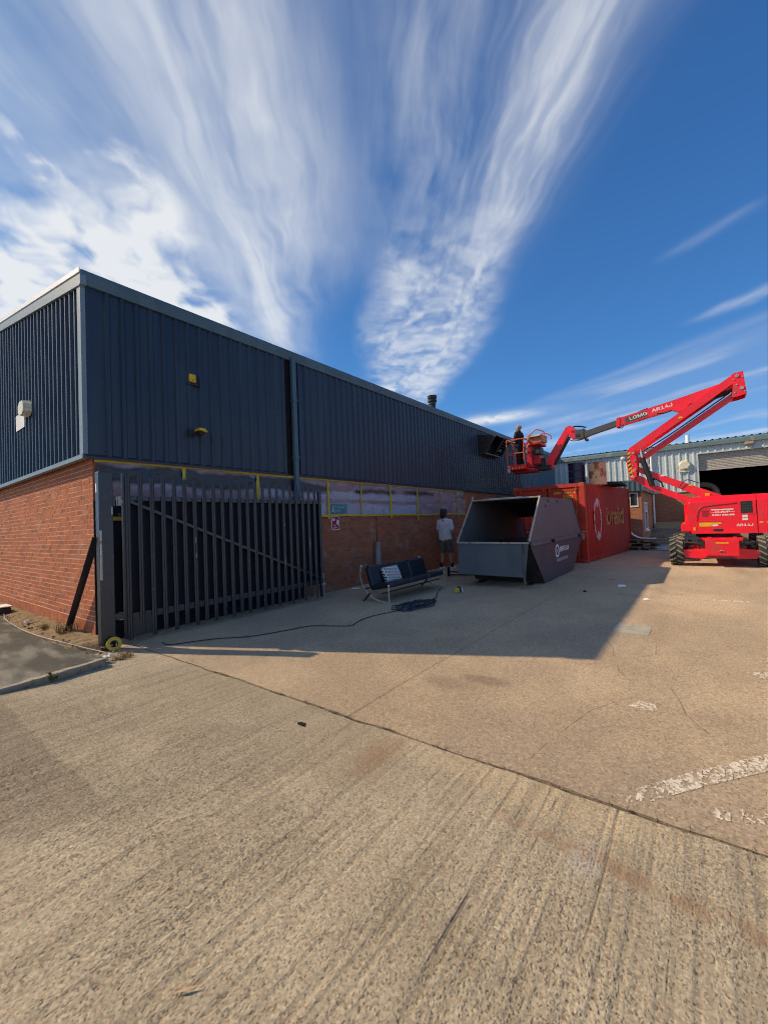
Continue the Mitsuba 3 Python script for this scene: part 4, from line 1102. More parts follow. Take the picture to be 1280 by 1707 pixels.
for x0, x1 in ((-CW + .165, -1.24), (-1.20, -.165)):
    dk = cadd('door', B(x0, x1, .06, .10, .17, CH - .14), CONTD)
    for fx0, fx1, fz0, fz1 in ((x0, x1, .17, .28), (x0, x1, CH - .25, CH - .14), (x0, x0 + .08, .17, CH - .14), (x1 - .08, x1, .17, CH - .14)):
        add(dk, 'frame', B(fx0, fx1, .045, .0595, fz0, fz1), CONTD, xf=CM)
    for k in range(4 if x0 < -1.5 else 0):
        xa = x0 + .16 + k * .21
        add(dk, 'rib', hullpts([(x, y, z) for z in (.36, CH - .34) for x, y in ((xa, .0595), (xa + .11, .0595), (xa + .03, .030), (xa + .08, .030))]), CONTD, xf=CM)
    for xr in (x0 + .1, x1 - .1):
        add(dk, 'lock_rod', cyl((xr, .015, .10), (xr, .015, CH - .06), .017, 8), RUSTC, xf=CM)
        for z in (.2, .9, 1.7, CH - .22):
            add(dk, 'rod_bracket', B(xr - .04, xr + .04, .005, .044, z, z + .06), RUSTC, xf=CM)
        add(dk, 'handle', beam((xr - .02, .0, 1.05), (xr + .3, .0, 1.03), .02, .03), STEELB, xf=CM)
m = cat(text('085  127 1', .10, (-1.02, .058, 2.33), '-y', bold=True), text('22G1', .10, (-.72, .058, 2.17), '-y', bold=True))
cadd('lettering', m, YELLOW)
for xx, zz in ((-1.65, 1.15), (-1.30, 1.60), (-.75, 1.5)):
    tri = prism([(xx - .14, zz), (xx + .14, zz), (xx, zz + .25)], 'y', .052, .058)
    s = cadd('warning_sticker', tri, YELLOW)
    add(s, 'symbol', prism([(xx - .02, zz + .05), (xx + .02, zz + .05), (xx + .012, zz + .15), (xx - .012, zz + .15)], 'y', .049, .0515), BLACK, xf=CM)
# emblem and word on the long side
def oval(cy, cz, a, b, n=40, jag=0, seed=0):
    rg = random.Random(seed)
    return [(cy + a * math.cos(t_) * (1 + jag * rg.uniform(-1, 1)), cz + b * math.sin(t_) * (1 + jag * rg.uniform(-1, 1))) for t_ in np.linspace(0, 2 * math.pi, n + 1)[:-1]]


em = sg.Polygon(oval(1.35, 1.42, .44, .72, 44, .012, 2)).difference(sg.Polygon(oval(1.35, 1.42, .33, .60, 44, .012, 3)))
bits = [em]
for sgn in (1, -1):
    for k in range(-2, 3):
        t_ = math.pi / 2 * sgn + k * .28
        bits.append(sg.Polygon([(1.35 + r_ * math.cos(t_ + q), 1.42 + r_ * 1.62 * math.sin(t_ + q)) for r_, q in ((.43, -.07), (.49, 0), (.43, .07))]))
    bits.append(sg.Polygon([(1.21, 1.42 + sgn * .70), (1.49, 1.42 + sgn * .70), (1.46, 1.42 + sgn * .50), (1.35, 1.42 + sgn * .40), (1.24, 1.42 + sgn * .50)]))
gm = so.unary_union(bits)
gm = [gm] if gm.geom_type == 'Polygon' else list(gm.geoms)
m = cat(*[trimesh.creation.extrude_polygon(g.buffer(0), .004, engine='earcut') for g in gm])
m.apply_transform(frame((-.010, 0, 0), (0, 1, 0), (0, 0, 1), (1, 0, 0)))
EMB = mat('worn_emblem', worn((.50, .42, .40), .15, 4, (.34, .05, .03), .52, .66, 9), rough=.6)
OLIVE = mat('worn_olive', worn((.40, .24, .07), .15, 4, (.30, .05, .025), .50, .68, 7), rough=.6)
cadd('emblem', m, EMB, label='worn white oval emblem on the long side')
cadd('lettering', text('braid', .62, (-.010, 2.35, 1.20), '+x', depth=.004, bold=True, sx=1.25), OLIVE, label='faded olive word on the long side')

for nm, lab, mt, x, y, h in (('blue_drum', 'dark blue plastic drum standing on the red container', BLUED, -3.52, 16.55, .86), ('rusty_drum', 'rusty cream oil drum standing on the red container beside the blue one', RUSTD, -2.83, 16.55, .80)):
    d_ = thing(nm, lab, 'drum')
    z0 = CH - .02
    prof = [(.0, 0), (.285, 0), (.29, .02), (.285, .03), (.285, h * .33), (.297, h * .345), (.285, h * .36), (.285, h * .64), (.297, h * .655), (.285, h * .67), (.285, h - .03), (.293, h - .015), (.285, h), (.27, h - .01), (0, h - .012)]
    body = trimesh.creation.revolve(np.array(prof), sections=32); body.apply_translation([x, y, z0])
    add(d_, 'body', body, mt, 35)
    rim = trimesh.creation.revolve(np.array([(.280, h - .008), (.299, h - .008), (.299, h + .008), (.280, h + .008), (.280, h - .008)]), sections=32); rim.apply_translation([x, y, z0])
    add(d_, 'rim', rim, GREYP if mt == BLUED else RUSTC, 35)
single('dark_tarpaulin', toT(m3.Manifold.hull_points(np.array([(-2.55 + a, 17.6 + b, CH - .02 + c) for a, b, c in ((-.3, -.9, 0), (.32, -.9, 0), (.42, 1.0, 0), (-.3, 1.0, 0), (-.2, -.6, .14), (.2, -.5, .12), (.25, .5, .16), (-.2, .7, .1))], np.float32))), BLACKM, 'folded dark tarpaulin on the container roof beside the rusty drum', 'tarpaulin')

# ------------------------------------------------------------------ far industrial unit
FU = thing('industrial_unit', 'pale blue grey clad unit with a half raised roller door at the far end', 'building')
FY = 26.9
DX0, DX1, DZ = .12, 4.6, 4.49
add(FU, 'brick_wall', cat(B(-7.0, DX0, FY, FY + .25, -.1, 2.66), B(DX1, 16, FY, FY + .25, -.1, 2.66)), FARBRICK)
add(FU, 'wall_lining', cat(B(-7.0, DX0 - .02, FY + .02, FY + .2, 2.66, 5.0), B(DX1 + .02, 16, FY + .02, FY + .2, 2.66, 5.0), B(DX0 - .02, DX1 + .02, FY + .02, FY + .2, DZ + .02, 5.0)), BLACKM)
FP = .30
for a, b in [(-7 + i * 1.2, min(-7 + (i + 1) * 1.2, DX0 - .04)) for i in range(6)]:
    if a < DX0 - .1: add(FU, 'cladding_sheet', ribbed(a, b, 2.62, lambda q: 4.95, FP, .045, .035, .04, lambda q, d, z: (q, FY - d, z)), GREYBLUE)
a = DX0 - .04
while a < DX1:
    b = min(a + 1.2, DX1 + .04)
    add(FU, 'cladding_sheet', ribbed(a, b, DZ + .02, lambda q: 4.95, FP, .045, .035, .04, lambda q, d, z: (q, FY - d, z)), GREYBLUE); a = b
for i in range(6):
    add(FU, 'cladding_sheet', ribbed(DX1 + .04 + i * 1.2, DX1 + .04 + (i + 1) * 1.2, 2.62, lambda q: 4.95, FP, .045, .035, .04, lambda q, d, z: (q, FY - d, z)), GREYBLUE)
add(FU, 'drip_trim', B(-7, DX0 - .1, FY - .05, FY + .02, 2.585, 2.63), GREYBLUE)
dt = add(FU, 'door_frame', cat(B(DX0 - .08, DX0, FY - .06, FY + .1, .6, DZ), B(DX1, DX1 + .08, FY - .06, FY + .1, .6, DZ), B(DX0 - .08, DX1 + .08, FY - .062, FY + .1, DZ, DZ + .06)), GREYBLUE)
sh = add(FU, 'roller_door', B(DX0, DX1, FY + .13, FY + .14, 3.70, DZ + .2), SHUT)
for i in range(11):
    z = 3.70 + i * .078
    add(sh, 'slat', hullpts([(x, y, zz) for x in (DX0 + .01, DX1 - .01) for y, zz in ((FY + .128, z), (FY + .105, z + .02), (FY + .105, z + .05), (FY + .128, z + .075))]), SHUT)
add(sh, 'bottom_bar', B(DX0, DX1, FY + .09, FY + .15, 3.63, 3.70), SHUT)
hall = cat(B(DX0 - 3, DX1 + 3, FY + 14, FY + 14.2, 0, 5), B(DX0 - 3.2, DX0 - 3, FY + .2, FY + 14, 0, 5), B(DX1 + 3, DX1 + 3.2, FY + .2, FY + 14, 0, 5), B(DX0 - 3, DX1 + 3, FY + .2, FY + 14, .6, .75), B(DX0 - 3, DX1 + 3, FY + .2, FY + 14, 4.9, 5.0))
add(FU, 'hall', hall, INSIDE)
add(FU, 'duct', tube(spline([(.9, FY + 3, .75), (.9, FY + 3, 2.3), (.7, FY + 3, 2.9), (.1, FY + 3, 3.1), (-1, FY + 3, 3.1)], 6), .16, 12), SHUT, True)
eave = [(FY - .16, 4.87), (FY - .14, 5.06), (FY - .10, 5.12), (FY + .2, 5.14), (FY + .2, 4.87)]
add(FU, 'gutter', prism(eave, 'x', -6.75, 16), ROOFM)
v = []
rp = []
xq = -7.0
while xq < 16:
    rp += [(xq, 0), (xq + .18, 0), (xq + .21, .045), (xq + .27, .045)]; xq += .30
fz = lambda q, d, y: (q, y, 5.14 + .12 * (y - FY + .1) + d)
vv = []
for q, d in rp: vv += [fz(q, d, FY - .12), fz(q, d, FY + 14)]
f = np.array([(2 * i, 2 * i + 2, 2 * i + 3, 2 * i + 1) for i in range(len(rp) - 1)])
add(FU, 'roof', trimesh.Trimesh(np.array(vv), np.vstack([f[:, [0, 1, 2]], f[:, [0, 2, 3]]]), process=False), ROOFM)
add(FU, 'roof_vent', cyl((-.28, FY + 1.5, 5.2), (-.28, FY + 1.5, 5.78), .10, 14), FLASH, 40)
add(FU, 'downpipe', cyl((-1.92, FY - .12, .6), (-1.92, FY - .12, 4.9), .055, 12), WHITE, 40)
add(FU, 'downpipe', cat(cyl((-2.12, FY - .12, 2.7), (-2.12, FY - .12, 4.9), .075, 12), B(-2.3, -2.0, FY - .16, FY - .05, 4.1, 4.2)), WHITE, 40)
hexa = thing('hexagonal_alarm', 'cream hexagonal alarm box on the pale cladding left of the roller door', 'alarm')
hx = [(-.46 + .27 * math.cos(a_), 4.0 + .27 * math.sin(a_)) for a_ in np.linspace(0, 2 * math.pi, 7)[:-1]]
add(hexa, 'case', hullpts([(x, FY - .045, z) for x, z in hx] + [(-.46 + (x + .46) * .8, FY - .18, 4.0 + (z - 4.0) * .8) for x, z in hx]), CREAM)
add(hexa, 'base', B(-.72, -.28, FY - .10, FY - .045, 3.64, 3.71), CREAM)
dc = thing('dome_camera', 'small white dome camera under the eaves of the far unit, left of the lift knuckle', 'camera')
add(dc, 'base', B(-3.35, -3.15, FY - .30, FY - .04, 4.70, 4.76), WHITE)
add(dc, 'dome', toT(m3.Manifold.sphere(.11, 20).translate((-3.25, FY - .22, 4.68))), WHITE, True)
ld = thing('flood_lamp', 'small brown flood lamp under the eaves above the roller door', 'lamp')
add(ld, 'housing', RB(1.96, 2.28, FY - .32, FY - .10, 4.70, 4.83, .015), PLY)
add(ld, 'bracket', B(2.08, 2.16, FY - .12, FY - .03, 4.72, 4.80), GREYP)
# platform with steps and boards
pf = thing('loading_steps', 'concrete steps up to the raised platform at the far wall, left of the lift', 'steps')
add(pf, 'platform', B(-2.6, 12, 25.6, FY - .01, 0, .72), MORTARD)
for i in range(4):
    add(pf, 'step', RB(-2.1, .6, 25.6 - (i + 1) * .32, 25.6 - i * .32, 0, .57 - i * .145, .012), KERBM)
single('plywood_board', plate([(-1.9, 26.3, .735), (.1, 26.3, .735), (.1, 26.86, 1.05), (-1.9, 26.86, 1.05)], .02), PLY, 'plywood board leaning at the far wall on top of the steps', 'board')
single('cardboard_box', RB(-.35, .25, 26.15, 26.6, 1.0, 1.55, .01), CARD, 'cardboard box on the platform behind the lift', 'box')
# small brick extension with a flat roof
ex = thing('brick_extension', 'low brick extension with a teal ribbed flat roof edge behind the container', 'building')
EX1, EY0 = -2.0, 21.6
add(ex, 'wall', B(-6.0, EX1, EY0, FY - .06, -.05, 2.72), FARBRICK)
add(ex, 'roof', B(-6.1, EX1 + .14, EY0 - .16, FY - .06, 2.98, 3.06), TEAL)
add(ex, 'fascia', ribbed(-6.1, EX1 + .12, 2.56, lambda q: 2.98, .2, .05, .03, .03, lambda q, d, z: (q, EY0 - .14 - d, z)), TEAL)
add(ex, 'fascia', B(EX1 + .10, EX1 + .13, EY0 - .14, FY - .06, 2.56, 2.98), TEAL)
wf = add(ex, 'window', B(-2.75, -2.12, EY0 - .02, EY0 - .005, 1.85, 2.5), WHITE)
add(wf, 'pane', cat(B(-2.70, -2.46, EY0 - .03, EY0 - .021, 1.93, 2.45), B(-2.42, -2.17, EY0 - .03, EY0 - .021, 1.93, 2.45)), GLASSD)
ws = add(ex, 'window', cat(B(EX1, EX1 + .05, 22.5, 23.6, .78, .86), B(EX1, EX1 + .05, 22.5, 23.6, 2.0, 2.08), B(EX1, EX1 + .05, 22.5, 22.58, .78, 2.08), B(EX1, EX1 + .05, 23.52, 23.6, .78, 2.08), B(EX1, EX1 + .05, 22.5, 23.6, 1.62, 1.69), B(EX1, EX1 + .05, 23.0, 23.07, 1.62, 2.08)), WHITE)
add(ws, 'pane', B(EX1 - .005, EX1 + .02, 22.55, 23.55, .8, 2.05), GLASSD)
add(ws, 'sill', B(EX1, EX1 + .1, 22.42, 23.68, .72, .78), WHITE)

# pallets, sheets
for i in range(3):
    pl = thing('wooden_pallet', ['weathered wooden pallet, lowest of the stack beside the container', 'weathered wooden pallet in the middle of the stack beside the container', 'weathered wooden pallet on top of the stack beside the container'][i], 'pallet', 'stacked pallets')
    z0 = i * .150; M = rotz(.12 + [.0, .25, -.08][i], (-2.12 + [0, .06, .02][i], 20.9 + [0, .1, .04][i], z0))
    for k in range(7):
        add(pl, 'deck_board', B(-.60, .60, -.5 + k * .15, -.5 + k * .15 + .10, .122, .144), WOODP, xf=M)
    for k in range(3):
        add(pl, 'bearer', B(-.6 + k * .55, -.5 + k * .55, -.5, .5, .100, .1215), WOODP, xf=M)
        for j in range(3):
            add(pl, 'block', B(-.6 + k * .55, -.5 + k * .55, -.5 + j * .43, -.36 + j * .43, .022, .0995), WOODP, xf=M)
        add(pl, 'base_board', B(-.6 + k * .55, -.5 + k * .55, -.5, .5, .0, .0215), WOODP, xf=M)
cv = [(-2.50, 1.15), (-2.47, .92), (-2.38, .70), (-2.2, .55), (-1.95, .475), (-1.5, .462)]
sp = spline([(x, 0, z) for x, z in cv], 5)
single('bent_sheet', cat([hullpts([(x, y, z + e) for (x, _, z) in (sp[k], sp[k + 1]) for y in (20.75, 21.35) for e in (0, .012)]) for k in range(len(sp) - 1)]), SHEETW, 'pale sheet bent over the pallet stack and up against the container', 'sheet')
single('grey_sheet', plate([(-1.75, 20.3, .03), (-.55, 20.3, .03), (-.45, 22.6, .05), (-1.75, 22.6, .05)], .015), SHEETG, 'flat grey sheet lying on the ground between the pallets and the lift', 'sheet')

# ------------------------------------------------------------------ boom lift
BL = thing('boom_lift', 'red articulated boom lift with grey tyres, its arm reaching out towards the warehouse', 'boom lift')
YB = 15.9


def tyre_mesh():
    prof = [(.20, -.15), (.33, -.165), (.385, -.155), (.395, -.13), (.395, .13), (.385, .155), (.33, .165), (.20, .15), (.20, -.15)]
    m = trimesh.creation.revolve(np.array(prof), sections=40)
    return m


def lugs():
    out = []
    for k in range(16):
        for s in (-1, 1):
            a0 = (k + (.5 if s > 0 else 0)) * 2 * math.pi / 16
            P = []
            for tt, aa in ((.012, .0), (.16, .26)):
                for w_ in (0, .115):
                    for r_ in (.388, .416):
                        a = a0 + aa + w_
                        P.append((r_ * math.cos(a), r_ * math.sin(a), s * tt))
            out.append(hullpts(P))
    return out


TYM, LUG = tyre_mesh(), cat(lugs())
Wm = trimesh.transformations.rotation_matrix(math.pi / 2, [0, 1, 0])
for x, y, yaw in ((-.565, 14.92, .0), (1.37, 14.92, .0), (-.565, 17.05, 0), (1.37, 17.05, 0)):
    M = Wm.copy(); M[:3, 3] = (x, y, .41)
    if x > 0: M = M @ trimesh.transformations.rotation_matrix(math.pi, [1, 0, 0])
    wk = add(BL, 'wheel', TYM, TYRED, 35, xf=M)
    add(wk, 'tread', LUG, TYRE, xf=M)
    rim = trimesh.creation.revolve(np.array([(0, .02), (.10, .02), (.12, .05), (.19, .05), (.21, .13), (.21, -.13), (.0, -.13)]), sections=28)
    add(wk, 'rim', rim, RED, 35, xf=M)
    hub = trimesh.creation.revolve(np.array([(0, .10), (.06, .10), (.075, .05), (.075, -.02), (0, -.02)]), sections=18)
    add(wk, 'hub', hub, BLACK, 35, xf=M)
    sx2 = 1 if x < 0 else -1
    add(wk, 'knuckle', cat(cyl((x + sx2 * .17, y, .41), (x + sx2 * .34, y, .41), .11, 14), B(min(x + sx2 * .24, x + sx2 * .34), max(x + sx2 * .24, x + sx2 * .34), y - .08, y + .08, .28, .62)), BLACK)
chs = add(BL, 'chassis', cat(RB(-.05, 1.0, 14.75, 17.3, .36, .78, .03), RB(-.30, 1.10, 14.80, 15.04, .24, .44, .02), RB(-.30, 1.10, 16.93, 17.17, .24, .44, .02)), RED)
add(chs, 'axle', cat(*[prism([(-.42, .36), (-.36, .24), (.05, .22), (.16, .30), (.66, .30), (.78, .22), (1.18, .24), (1.24, .36), (1.24, .46), (.84, .50), (.1, .50), (-.42, .46)], 'y', y, y + .16) for y in (14.60, 16.97)]), RED)
bp = add(chs, 'bumper', prism([(.12, .35), (.80, .34), (.81, .72), (.74, .75), (.58, .715), (.32, .715), (.16, .75), (.10, .72)], 'y', 14.38, 14.42), RED)
add(bp, 'side_plate', cat(B(.10, .125, 14.42, 14.8, .34, .74), B(.79, .815, 14.42, 14.8, .34, .74), prism([(.10, .74), (.16, .83), (.24, .83), (.36, .74)], 'y', 14.425, 14.46), prism([(.56, .74), (.70, .83), (.78, .83), (.82, .74)], 'y', 14.425, 14.46)), RED)
add(bp, 'sticker', B(.33, .60, 14.376, 14.3795, .645, .69), ORANGE)
add(bp, 'tie_down', cat(tube(spline([(.40, 14.375, .43), (.42, 14.36, .46), (.47, 14.36, .46), (.50, 14.375, .42)], 5), .012, 6)), STEELB)
add(bp, 'lip', B(.095, .82, 14.37, 14.385, .33, .345), RED)
for sgn, x0 in ((1, .10), (-1, .84)):
    add(chs, 'steer_cylinder', cat(cyl((x0 - sgn * .02, 14.62, .62), (x0 - sgn * .30, 14.66, .66), .055, 12), cyl((x0 - sgn * .30, 14.66, .66), (x0 - sgn * .5, 14.7, .67), .03, 10), cyl((x0 - sgn * .02, 14.55, .62), (x0 - sgn * .02, 14.8, .62), .085, 14), cyl((x0 - sgn * .12, 14.6, .72), (x0 - sgn * .12, 14.75, .74), .06, 12)), BLACK)
    add(chs, 'drive_hose', cat(*[tube(spline([(x0 - sgn * .1, 14.7, .6 + .03 * k), (x0 - sgn * .3, 14.62 - .02 * k, .5 + .04 * k), (x0 - sgn * .42, 14.72, .42 + .05 * k), (x0 - sgn * .46, 14.85, .5)], 5), .011, 6) for k in range(3)]), BLACK)
add(BL, 'turntable', cat(cyl((.42, YB, .78), (.42, YB, .90), .52, 32), B(-.25, 2.4, 15.25, 16.55, .90, .985)), BLACK)
cov = [(-.23, .90), (-.34, 1.20), (-.33, 1.72), (-.27, 1.86), (-.14, 1.95), (0, 1.97), (1.245, 1.965), (1.245, .90)]


def cover(y0, y1, poly, chamf=.16, drop=.13, ends=.05):
    """side cover: a flat face, its shoulder sloping back to the top"""
    P = np.array(poly); zc = 1.85
    out = []
    for x, z in poly:
        out.append((x, y1, z)); out.append((x, y0 + chamf, z))
        out.append((x + (ends if x < .3 else 0), y0 + .03, min(z, zc)))
        out.append((x + (ends + .03 if x < .3 else 0), y0, min(z, zc - .05)))
    return hullpts(out)


c1_ = add(BL, 'cover', cover(14.95, 15.55, cov), RED, 25, label='red engine cover with white and yellow decals')
c2_ = add(BL, 'cover', cover(14.95, 15.55, [(1.26, .90), (1.26, 1.965), (2.5, 1.95), (2.62, 1.7), (2.62, .9)], ends=0), RED, 25)
c3_ = add(BL, 'cover', cat(RB(-.30, 2.5, 16.25, 16.85, .9, 1.92, .06)), RED)
add(BL, 'cover', cat(RB(1.0, 2.3, 15.55, 16.25, .95, 1.75, .04)), REDD)
add(BL, 'side_bumper', RB(-.43, -.20, 14.97, 16.7, .95, 1.20, .02), RED)
yf = 14.95
arch = spline([(-.05, yf, 1.26), (-.03, yf, 1.45), (.02, yf, 1.60), (.13, yf, 1.67), (.5, yf, 1.71), (.84, yf, 1.74)], 6)
add(c1_, 'groove', tube(arch, .018, 8), REDD, True)
add(c1_, 'groove', beam((-.04, yf, 1.255), (.52, yf, 1.245), .02, .03), RED)
for k in range(6):
    add(c1_, 'vent_slot', B(.08, .23, yf - .004, yf + .01, 1.39 + k * .03, 1.405 + k * .03), BLACK)
add(c1_, 'control_panel', B(.92, 1.17, yf - .006, yf + .02, 1.45, 1.775), BLACK)
add(c1_, 'panel_button', cat(*[cyl((.97 + .05 * (k % 4), yf - .006, 1.50 + .07 * (k // 4)), (.97 + .05 * (k % 4), yf - .014, 1.50 + .07 * (k // 4)), .011, 8) for k in range(14)]), GREYP)
add(c1_, 'control_frame', cat(B(1.175, 1.23, yf - .012, yf, 1.42, 1.79), B(.91, 1.175, yf - .012, yf, 1.42, 1.445)), RED)
add(c1_, 'label_plate', cat(B(.945, 1.06, yf - .004, yf, 1.335, 1.40), B(.945, 1.06, yf - .004, yf, 1.255, 1.315)), WHITE)
add(c1_, 'decal', cat(B(.29, .77, yf - .004, yf, 1.555, 1.585), B(.29, .80, yf - .004, yf, 1.497, 1.508), *[B(.30 + k * .055, .30 + k * .055 + (.042 if k not in (3, 6) else .025), yf - .004, yf, 1.40, 1.44) for k in range(9)], text('G.A.P', .062, (.36, yf - .002, 1.475), '-y', bold=True, sx=1.5)), WHITE)
add(c1_, 'sticker', cat(B(.0, .49, yf - .004, yf, 1.165, 1.215), B(.0, .30, yf - .004, yf, 1.105, 1.165)), YELLOW)
add(c1_, 'sticker', B(.30, .42, yf - .004, yf, 1.11, 1.155), WHITE)
add(c1_, 'reflector', RB(-.14, -.085, yf - .012, yf + .004, .985, 1.085, .006), ORANGE)
add(c1_, 'latch', cat(RB(.30, .52, yf - .015, yf + .005, .965, 1.03, .012)), BLACK)
add(c1_, 'lettering', text('AR14J', .062, (.81, yf - .002, 1.095), '-y', bold=True, sx=1.3), WHITE)
for x in (1.28, 1.43, 1.58, 1.73):
    add(c2_, 'hazard_strip', hullpts([(x + dx, y, z) for y in (yf - .004, yf) for dx, z in ((0, 1.17), (.07, 1.17), (.02, 1.21), (.09, 1.21))]), YELLOW)
# arms: two risers, then the boom
lo1 = [(-1.48, 3.08), (-1.21, 2.93), (.60, 1.98), (.52, 1.80), (.25, 1.88), (-1.48, 2.90)]
lo2 = [(-1.56, 2.82), (-1.36, 2.73), (-1.15, 2.49), (-.88, 2.35), (-.18, 1.98), (.5, 1.6), (.3, 1.5), (-.55, 1.96), (-.97, 2.19), (-1.19, 2.30), (-1.60, 2.62)]
add(BL, 'lower_riser', prism(lo1, 'y', YB - .17, YB + .17), RED)
add(BL, 'lower_riser', prism(lo2, 'y', YB - .20, YB + .20), RED)
kn = [(-1.76, 3.59), (-1.71, 3.67), (-1.55, 3.63), (-1.50, 3.29), (-1.50, 3.01), (-1.54, 2.74), (-1.61, 2.64), (-1.72, 2.68), (-1.79, 3.18)]
kk = add(BL, 'knuckle', cat(prism(kn, 'y', YB - .30, YB - .27), prism(kn, 'y', YB + .27, YB + .30), prism([(-1.79, 3.18), (-1.76, 3.59), (-1.71, 3.67), (-1.68, 3.6), (-1.73, 3.18), (-1.66, 2.70), (-1.72, 2.68)], 'y', YB - .27, YB + .27)), RED)
for i in range(7):
    z = 2.72 + i * .125
    x0 = np.interp(z, [2.68, 3.18, 3.59], [-1.715, -1.783, -1.753])
    add(kk, 'hazard_stripe', hullpts([(x0 + .012 + dx, y, z + dz) for y in (YB - .304, YB - .300) for dx, dz in ((0, .0), (.075, .055), (.075, .115), (0, .06))]), YELLOW if i % 1 == 0 else BLACK)
    if i < 6: add(kk, 'hazard_stripe', hullpts([(x0 + .010 + dx, y, z + .062 + dz) for y in (YB - .303, YB - .3005) for dx, dz in ((0, .0), (.077, .055), (.077, .115), (0, .06))]), BLACK)
add(kk, 'sticker', B(-1.69, -1.56, YB - .304, YB - .3, 2.92, 2.99), ORANGE)
add(kk, 'pin', cat(*[cyl((x, YB - .33, z), (x, YB + .33, z), .035, 12) for x, z in ((-1.60, 3.52), (-1.56, 3.27), (-1.57, 2.98), (-1.62, 2.74))]), STEELB)
l1 = [(-1.73, 3.68), (.97, 5.45), (.985, 5.20), (-1.53, 3.54)]
add(BL, 'upper_riser', cat(prism(l1, 'y', YB - .28, YB - .18), prism(l1, 'y', YB + .18, YB + .28)), RED)
l2 = [(-1.51, 3.34), (.94, 4.95), (.96, 4.79), (-1.46, 3.20)]
add(BL, 'upper_riser', prism(l2, 'y', YB - .14, YB + .14), RED)
tp = [(.94, 5.44), (1.0, 5.48), (1.21, 5.50), (1.23, 5.2), (1.26, 4.84), (1.08, 4.80), (.93, 4.79), (.97, 5.18)]
tk = add(BL, 'upper_knuckle', cat(prism(tp, 'y', YB - .31, YB - .285), prism(tp, 'y', YB + .285, YB + .31), prism([(1.19, 5.5), (1.21, 5.5), (1.26, 4.84), (1.24, 4.84)], 'y', YB - .285, YB + .285)), RED)
add(tk, 'pin', cat(*[cyl((x, YB - .335, z), (x, YB + .335, z), .045, 12) for x, z in ((1.07, 5.39), (1.16, 5.02))]), STEELB)
bm = [(-2.0, 4.76), (-.55, 5.03), (.63, 5.28), (1.12, 5.40), (1.15, 5.15), (.71, 5.03), (-.04, 4.85), (-.2, 4.70), (-.33, 4.67), (-.51, 4.76), (-2.02, 4.50)]
bo = add(BL, 'main_boom', prism(bm, 'y', YB - .14, YB + .14), RED)
add(bo, 'collar', prism([(-2.03, 4.78), (-1.93, 4.80), (-1.95, 4.49), (-2.05, 4.47)], 'y', YB - .16, YB + .16), RED)
an = math.atan2(.27, 1.45)
add(bo, 'logo_panel', prism([(-1.80, 4.74), (-1.18, 4.855), (-1.15, 4.68), (-1.77, 4.565)], 'y', YB - .144, YB - .140), GREYP)
add(bo, 'logo_panel', prism([(-1.40, 4.875), (-1.25, 4.92), (-1.13, 4.945), (-1.13, 4.925), (-1.4, 4.87)], 'y', YB - .145, YB + .1), GREYP)
add(bo, 'lettering', text('LGMG', .095, (-1.66, YB - .144, 4.64), '-y', bold=True, ang=an, sx=1.35), WHITE)
add(bo, 'lettering', text('AR14J', .10, (-1.03, YB - .140, 4.775), '-y', bold=True, ang=an, sx=1.3), WHITE)
add(bo, 'hose_loop', cat(tube(spline([(-2.0, YB - .1, 4.50), (-1.95, YB - .1, 4.44), (-1.88, YB - .1, 4.44), (-1.84, YB - .1, 4.54)], 5), .016, 6), tube(spline([(-.9, YB - .13, 4.71), (-.7, YB - .15, 4.69), (-.5, YB - .15, 4.74)], 5), .018, 6)), BLACK)
add(bo, 'cable_tray', prism([(-.22, 4.80), (.0, 4.84), (.85, 5.05), (.86, 4.98), (-.02, 4.75), (-.18, 4.72)], 'y', YB - .12, YB + .12), BLACK)
for k in range(3):
    add(bo, 'hose', tube(spline([(.3, YB - .12 + .08 * k, 4.93), (.6, YB - .13 + .08 * k, 4.92 + .03 * k), (.9, YB - .12 + .08 * k, 5.03), (1.1, YB - .1 + .08 * k, 5.15)], 5), .02, 6), BLACK)
add(BL, 'telescopic_boom', prism([(-2.0, 4.725), (-2.95, 4.53), (-3.1, 4.60), (-3.34, 4.615), (-3.38, 4.30), (-3.22, 4.27), (-2.0, 4.545)], 'y', YB - .10, YB + .10), GREYP)
add(BL, 'boom_fitting', cat(B(-3.32, -3.2, YB - .115, YB - .10, 4.36, 4.44), B(-3.08, -3.05, YB - .108, YB + .108, 4.3, 4.62), cyl((-3.0, YB - .12, 4.22), (-3.0, YB + .12, 4.22), .05, 10), tube(spline([(-3.42, YB, 4.76), (-3.2, YB, 4.73), (-3.0, YB, 4.66)], 4), .025, 6)), BLACK)
jb = [(-3.52, 4.80), (-3.43, 4.75), (-3.34, 4.66), (-3.36, 4.30), (-3.45, 4.30), (-3.58, 4.50), (-4.09, 3.60), (-4.15, 3.40), (-4.26, 3.30), (-4.40, 3.30), (-4.38, 3.45), (-4.29, 3.80), (-3.64, 4.76)]
jk = add(BL, 'jib', prism(jb, 'y', YB - .10, YB + .10), RED)
add(jk, 'pin', cat(cyl((-4.27, YB - .14, 3.66), (-4.27, YB + .14, 3.66), .085, 14), cyl((-3.45, YB - .13, 4.6), (-3.45, YB + .13, 4.6), .04, 12)), RED)
add(jk, 'cylinder', cat(cyl((-3.55, YB, 4.42), (-4.12, YB, 3.45), .045, 12)), BLACK)
rc = cat(cyl((-1.43, YB - .23, 3.74), (-1.35, YB - .23, 3.32), .03, 12), cyl((-1.44, YB - .27, 3.77), (-1.44, YB - .2, 3.77), .05, 12))
ck = add(BL, 'lift_cylinder', cat(cyl((-1.36, YB - .23, 3.34), (-1.13, YB - .23, 2.42), .078, 16)), BLACK, 40)
add(ck, 'rod', rc, CHROME, 40)
